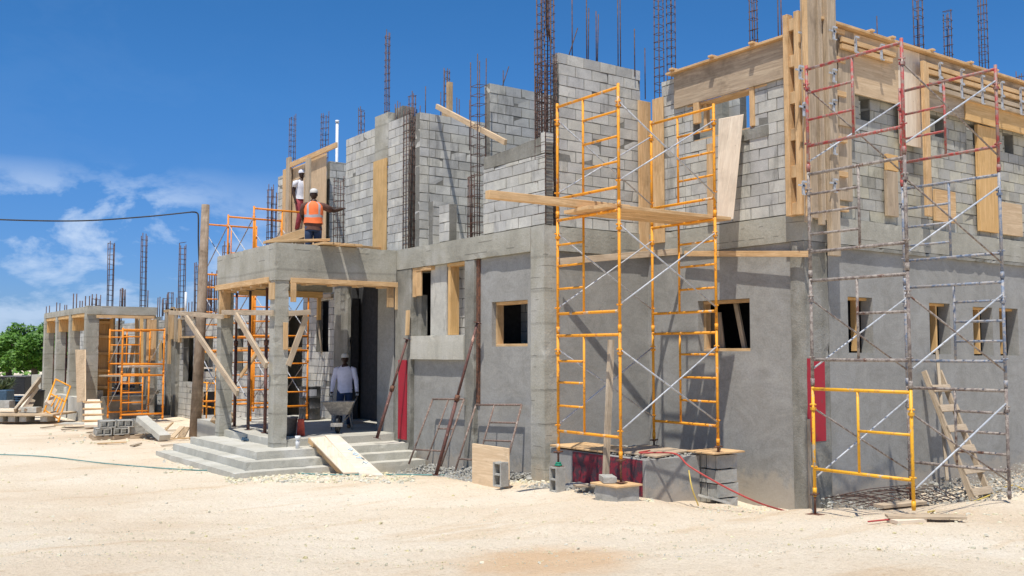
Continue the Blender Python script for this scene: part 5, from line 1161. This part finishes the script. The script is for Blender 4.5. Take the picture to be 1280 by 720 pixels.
# dark skip and bits further back
q=P(24,492,D=48); R=thing('waste_skip',q,'long black waste container standing under the trees at the far left','container')
c=q+Vector((0,0,.42)); MB().obox(c,RT*.72,FW*.9,(0,0,.42)).build('container_body','black',R,.02); MB().obox(c+Vector((0,0,.43)),RT*.74,FW*.93,(0,0,.02)).build('rim','bucket',R,.01)
for i,(px,py,l) in enumerate(((26,498,'upper'),(22,504,'lower'))):
    q=P(px,py,D=44-i); m=MB()
    for k in range(3): m.obox(q+Vector((0,0,-.08+.09*k)),RT*(.5-.04*i),FW*.4,(0,0,.012))
    for k in(-1,0,1): m.obox(q+RT*k*.4,RT*.05,FW*.38,(0,0,.075))
    one(m,'plastic_pallet','tarp','%s blue pallet in the short pile in front of the dark waste container'%l,'pallet')
q=P(6,502,D=38); one(MB().obox(q+Vector((0,0,.25)),RT*.22,FW*.3,(0,0,.2)),'plant_crate','tarp','blue crate below the palm like bush at the left edge','crate',None,.03)
q=P(48,477,D=41); m=MB().obox(q,RT*.2,FW*.2,(0,0,.3)); one(m,'masonry_rubble','step','pale heap of masonry behind the leaning boards','rubble',None,.03)
# ------------------------------------------------------------------ trees
def leafcloud(m,c,R,n,s,up=.3):
    for _ in range(n):
        while True:
            v=Vector((random.uniform(-1,1),random.uniform(-1,1),random.uniform(-1,1)))
            if .15<v.length<1: break
        v=v*(.55+.45*v.length)/max(v.length,.01)*random.random()**.35 if v.length<.8 else v
        p=Vector(c)+Vector((v.x*R[0],v.y*R[1],v.z*R[2])); a=Vector((random.gauss(0,1),random.gauss(0,1),random.gauss(0,1)*.5)).normalized(); b=a.orthogonal().normalized(); b=(b+Vector((0,0,random.uniform(-.5,.5)))).normalized()
        k=s*random.uniform(.6,1.3); m.face([p-a*k,p+b*k*.5,p+a*k,p-b*k*.5],[(0,0)]*4)
def tree(px,py,D,H,W,label,nc=26,n=150,s=.17,mat='leaf',low=.25):
    b=P(px,py,D=D); R=thing('broadleaf_tree',(b.x,b.y,0),label,'tree','trees beyond the yard'); m=MB(); z0=0
    tips=[]; m.path([(b.x,b.y,-.2),(b.x+.1,b.y,H*.25),(b.x,b.y+.1,H*.45)],[.26,.2,.15],8)
    for k in range(7):
        a=k*.9+random.random(); q=Vector((b.x+math.cos(a)*W*.33,b.y+math.sin(a)*W*.33,H*random.uniform(.55,.8))); m.path([(b.x,b.y,H*.3),(b.x+math.cos(a)*W*.12,b.y+math.sin(a)*W*.12,H*.48),q],[.12,.08,.03],6); tips.append(q)
    m.build('trunk','bark',R); c=MB()
    for k in range(nc):
        a=random.uniform(0,6.28); r=W*.5*math.sqrt(random.random()); zz=H*(low+.08+(1-low-.16)*random.random()*(1-.5*(r/(W*.5))**2)); 
        leafcloud(c,(b.x+math.cos(a)*r,b.y+math.sin(a)*r,zz),(W*random.uniform(.07,.15),W*random.uniform(.07,.15),H*random.uniform(.06,.12)),n,s)
    c.build('crown',mat,R)
tree(10,440,66,4.2,6.0,'wide bright green tree at the left edge of the picture',60,230,.13)
tree(42,440,62,4.9,4.8,'taller bright green tree beside the far open bay',60,230,.13)
tree(-45,440,70,4.6,7,'bright green tree outside the left edge')
tree(70,440,70,4.6,5,'green tree mostly hidden behind the far open bay')
tree(-110,440,80,4.6,8,'dark green tree far outside the left edge')
for i,(px,py,D,s) in enumerate(((3,487,42,.9),(12,480,44,.7),(-6,480,43,.9))):
    q=P(px,py,D=D); c=MB()
    for k in range(70):
        a=random.uniform(0,6.28); e=random.uniform(.1,1.3); d=Vector((math.cos(a)*math.cos(e),math.sin(a)*math.cos(e),math.sin(e))); L=s*random.uniform(.5,.9); sd=d.cross(Vector((0,0,1))).normalized()*.04
        g_=Vector((q.x,q.y,q.z-.1)); mid=g_+d*L*.6; tip=g_+d*L+Vector((0,0,-.15*L)); c.face([g_-sd,mid-sd,mid+sd,g_+sd],[(0,0)]*4); c.face([mid-sd,tip,mid+sd],[(0,0)]*3)
    one(c,'spiky_shrub','leafd',('palm like dry green shrub above the blue crate','smaller spiky shrub right of the one above the blue crate','spiky shrub cut off by the left edge')[i],'shrub')
# low scrub band on the horizon
m=MB()
for k in range(150):
    a=math.radians(random.uniform(-40,100)); D=random.uniform(95,125); x=math.sin(a)*D; y=math.cos(a)*D
    leafcloud(m,(x,y,random.uniform(.6,2.2)),(3.5,3.5,1.4),70,.35)
tag(m.build('far_scrub','leaf'),None,None,None,'stuff')
# ------------------------------------------------------------------ ground
import bisect
def axis(c,near,step,far):
    v=[0]; s=step
    while v[-1]<far:
        if v[-1]>near: s*=1.25
        v.append(v[-1]+s)
    return [c-a for a in reversed(v[1:])]+[c+a for a in v]
gx=axis(8,11,.115,900); gy=axis(12,12,.115,900)
nx,ny=len(gx),len(gy); vs=[]
def inside(x,y): return 0
for y in gy:
    for x in gx:
        z=G(x,y)
        d=abs(x-9)+abs(y-14)
        if d<30:
            z+= .012*noise.noise(Vector((x*4.5,y*4.5,7)))+.006*noise.noise(Vector((x*9,y*9,2)))
            fw_=x*FW.x+y*FW.y; la=x*RT.x+y*RT.y
            for f0,k in ((10.6,.02),(12.25,.02),(11.4,-.14),(13.1,-.14),(14.6,.06),(9.7,.25)):
                q_=fw_-(f0+k*la+.012*la*la*(1 if k>0 else -1)+.15*math.sin(la*.8+f0)); z+= -.018*math.exp(-(q_/.15)**2)*(.6+.4*math.sin(la*21+f0))+.007*math.exp(-((abs(q_)-.28)/.08)**2)
        # inside the footprint the ground stays below the floors
        if x>XA+.4 and y>YC+.5 or x>X2+.5 and y>Y2+.5: z=min(z,.1)
        if x>8 and YP+.2<y<24.5: z=min(z,.1)
        # loose heaped earth along the walls
        vs.append((x,y,z))
fs=[(j*nx+i,j*nx+i+1,(j+1)*nx+i+1,(j+1)*nx+i) for j in range(ny-1) for i in range(nx-1)]
me=bpy.data.meshes.new('ground'); me.from_pydata(vs,[],fs); 
for p_ in me.polygons: p_.use_smooth=True
m,n,l,b=nt('sandy_limestone'); tc=n.new('ShaderNodeTexCoord').outputs['Object']
a=nz(n,l,tc,.22,6,.6); r=ramp(n,[(.3,(.71,.56,.395)),(.5,(.79,.665,.50)),(.68,(.85,.75,.60))]); l.new(a.outputs[0],r.inputs[0])
t=nz(n,l,mapping(n,l,tc,(.25,1.6,1)),.9,5,.6,.6); tr=ramp(n,[(.34,(.84,.72,.58)),(.44,(1,1,1))]); l.new(t.outputs[0],tr.inputs[0])
c=mixc(n,l,.45,r.outputs[0],tr.outputs[0],'MULTIPLY')
f=nz(n,l,tc,30,8,.75); fr=ramp(n,[(.3,gray(.72,.06)),(.55,gray(1.03,.0))]); l.new(f.outputs[0],fr.inputs[0]); c=mixc(n,l,.75,c,fr.outputs[0],'MULTIPLY')
sp=nz(n,l,tc,9,4,.7); spr=ramp(n,[(.30,(.62,.5,.38)),(.40,(1,1,1))]); l.new(sp.outputs[0],spr.inputs[0]); c=mixc(n,l,.55,c,spr.outputs[0],'MULTIPLY')
# worn brownish patch near the viewer
vm=n.new('ShaderNodeVectorMath'); vm.operation='DISTANCE'; l.new(tc,vm.inputs[0]); q=PG(690,700); vm.inputs[1].default_value=(q.x,q.y,q.z)
ad=n.new('ShaderNodeMath'); ad.operation='ADD'; l.new(vm.outputs['Value'],ad.inputs[0]); na=nz(n,l,tc,2.2,6,.7); l.new(na.outputs[0],ad.inputs[1])
pr=ramp(n,[(.42,(1,1,1)),(.62,(0,0,0))]); dv_=n.new('ShaderNodeMath'); dv_.operation='DIVIDE'; dv_.inputs[1].default_value=2.6; l.new(ad.outputs[0],dv_.inputs[0]); l.new(dv_.outputs[0],pr.inputs[0])
c=mixc(n,l,pr.outputs[0],c,(.56,.39,.23)) if False else c
mx=n.new('ShaderNodeMix'); mx.data_type='RGBA'; ml=n.new('ShaderNodeMath'); ml.operation='MULTIPLY'; ml.inputs[1].default_value=.7; l.new(pr.outputs[0],ml.inputs[0]); l.new(ml.outputs[0],mx.inputs[0]); l.new(c,mx.inputs[6]); mx.inputs[7].default_value=(.68,.44,.24,1)
l.new(mx.outputs[2],b.inputs['Base Color']); b.inputs['Roughness'].default_value=.95; b.inputs['Specular IOR Level'].default_value=.1
g2=nz(n,l,tc,75,5,.8); g2r=ramp(n,[(.34,gray(.66,.12)),(.42,gray(1))]); l.new(g2.outputs[0],g2r.inputs[0]); l.new(mixc(n,l,.6,mx.outputs[2],g2r.outputs[0],'MULTIPLY'),b.inputs['Base Color'])
n1=bump(n,l,b,f.outputs[0],.9,.035); n2=bump(n,l,b,sp.outputs[0],.6,.05,n1)
me.materials.append(m); o=bpy.data.objects.new('ground',me); COL.objects.link(o); tag(o,None,None,None,'structure')
def gz(x,y): return G(x,y)
# pebbles strewn over the yard
m=MB()
for k in range(13000):
    px=random.uniform(-20,1300); py=520+200*random.random()**1.3; q=P(px,py,Z=.2)
    if q.x>XA-.1 and q.y>YC-1 or q.x>X2-.1 and q.y>Y2-.1 or (q.x>6.4 and q.y>18): continue
    r=random.uniform(.004,.012) if random.random()<.96 else random.uniform(.015,.036)
    m.rock((q.x,q.y,gz(q.x,q.y)+r*.1),r)
m.mi=[1 if (i//6)%3 else 0 for i in range(len(m.f))]
tag(m.build('pebbles',['stone','clod']),None,None,None,'stuff')
m=MB()
def strew(m,pxa,pxb,pya,pyb,n_,r0,r1,zo=0):
    for k in range(n_):
        q=PG(random.uniform(pxa,pxb),random.uniform(pya,pyb),0); r=random.uniform(r0,r1); m.rock((q.x,q.y,gz(q.x,q.y)+r*.25+zo),r)
strew(m,280,520,592,604,420,.02,.06); strew(m,205,300,560,592,160,.015,.05); strew(m,640,720,592,604,160,.02,.06); strew(m,600,680,598,606,60,.02,.05); strew(m,770,830,605,628,50,.02,.06); strew(m,1180,1290,628,645,120,.015,.04); strew(m,870,1010,632,642,120,.012,.035); strew(m,60,200,522,556,120,.02,.06)
tag(m.build('limestone_rubble','stone'),None,None,None,'stuff')
m=MB()
def heap(m,x0,x1,y0,y1,n_,r0,r1,h=.12):
    for k in range(n_):
        x=random.uniform(x0,x1); y=random.uniform(y0,y1); t=(x-x0)/(x1-x0); m.rock((x,y,gz(x,y)+random.uniform(0,h)*t),random.uniform(r0,r1))
heap(m,9.7,10.68,14.3,19.1,3000,.01,.035,.16); heap(m,10.25,10.7,14.2,19,220,.02,.08,.15)
for k in range(5200):
    x=random.uniform(13.3,24); y=random.uniform(8.7,10.22); t=(y-8.7)/1.5; m.rock((x,y,gz(x,y)+random.uniform(0,.25)*t),random.uniform(.008,.026) if random.random()<.97 else random.uniform(.04,.075))
heap(m,9.9,10.7,11.5,13.7,300,.015,.05,.05)
tag(m.build('grey_gravel','gravel'),None,None,None,'stuff')
# welded mesh lying on the gravel
m=MB()
for k in range(15): m.path([(13.5+k*.16,9.1,gz(13.5+k*.16,9.1)+.1),(13.6+k*.16,9.6,gz(13.6,9.6)+.22+.05*math.sin(k)),(13.5+k*.16,10.1,gz(13.6,10.1)+.24)],.008,4)
for k in range(7): m.path([(13.4,9.15+k*.15,gz(13.4,9.2+k*.15)+.12+.02*k),(14.6,9.15+k*.15,gz(14.6,9.2)+.17+.02*k),(15.8,9.15+k*.15,gz(15.8,9.2)+.12+.02*k)],.008,4)
one(m,'steel_mesh','bar','sheet of welded steel mesh lying on the gravel at the right corner','mesh')
# ------------------------------------------------------------------ camera, light, sky
cam=bpy.data.cameras.new('camera'); co=bpy.data.objects.new('camera',cam); COL.objects.link(co); co.location=(0,0,EZ)
co.rotation_euler=(math.pi/2+PIT,0,-math.atan2(FW.x,FW.y)); cam.sensor_width=36; cam.lens=36*FO/1280; cam.clip_end=3000; SC.camera=co
LD=Vector((.31,.26,-1)).normalized(); sl=bpy.data.lights.new('sun','SUN'); so=bpy.data.objects.new('sun',sl); COL.objects.link(so)
sl.energy=SUN_E; sl.angle=math.radians(.53); sl.color=(1,.96,.90); so.rotation_euler=LD.to_track_quat('-Z','Y').to_euler(); so.location=(0,0,30)
w=bpy.data.worlds.new('World'); SC.world=w; w.use_nodes=True; n=w.node_tree.nodes; l=w.node_tree.links; bg=n['Background']
sky=n.new('ShaderNodeTexSky'); sky.sky_type='NISHITA'; sky.sun_disc=False; sky.sun_elevation=math.asin(-LD.z); sky.sun_rotation=math.atan2(-LD.x,-LD.y); sky.air_density=1.0; sky.dust_density=.3; sky.ozone_density=3.0; sky.altitude=200
tc=n.new('ShaderNodeTexCoord').outputs['Generated']
hs=n.new('ShaderNodeHueSaturation'); hs.inputs['Saturation'].default_value=1.0; l.new(sky.outputs[0],hs.inputs['Color'])
# clouds
mp=mapping(n,l,tc,(1,1,1.9),CLOFF); ca=nz(n,l,mp,CLS,14,.6,.25); cr_=ramp(n,[(.455,(0,0,0)),(.50,(.35,.35,.35)),(.56,(.72,.72,.72)),(.68,(.9,.9,.9))]); l.new(ca.outputs[0],cr_.inputs[0])
sx=n.new('ShaderNodeSeparateXYZ'); l.new(tc,sx.inputs[0])
zr=ramp(n,[(.0,(.6,.6,.6)),(.06,(.8,.8,.8)),(.09,(1,1,1)),(.135,(1,1,1)),(.158,(.5,.5,.5)),(.18,(.02,.02,.02))]); l.new(sx.outputs[2],zr.inputs[0])
dp=n.new('ShaderNodeVectorMath'); dp.operation='DOT_PRODUCT'; l.new(tc,dp.inputs[0]); dp.inputs[1].default_value=tuple(RT)
lr=ramp(n,[(.0,(1,1,1)),(.325,(1,1,1)),(.365,(.45,.45,.45)),(.42,(.15,.15,.15))]); ad=n.new('ShaderNodeMath'); ad.operation='MULTIPLY_ADD'; ad.inputs[1].default_value=.5; ad.inputs[2].default_value=.5; l.new(dp.outputs['Value'],ad.inputs[0]); l.new(ad.outputs[0],lr.inputs[0])
m1=mixc(n,l,1.0,zr.outputs[0],lr.outputs[0],'MULTIPLY'); m2=mixc(n,l,1.0,m1,cr_.outputs[0],'MULTIPLY')
grd=ramp(n,[(0,(.40,.56,1.02)),(.12,(.34,.62,1.04)),(.25,(.32,.73,1.13)),(.5,(.24,.74,1.09))]); l.new(sx.outputs[2],grd.inputs[0])
base=mixc(n,l,1.0,hs.outputs[0],grd.outputs[0],'MULTIPLY')
fin=mixc(n,l,m2,base,CLCOL)
l.new(fin,bg.inputs['Color']); bg.inputs['Strength'].default_value=SKY_S
SC.render.engine='CYCLES'; SC.view_settings.view_transform='Standard'; SC.view_settings.look='None'; SC.view_settings.gamma=1; SC.view_settings.exposure=EXPO
SC.render.resolution_x=1024; SC.render.resolution_y=576
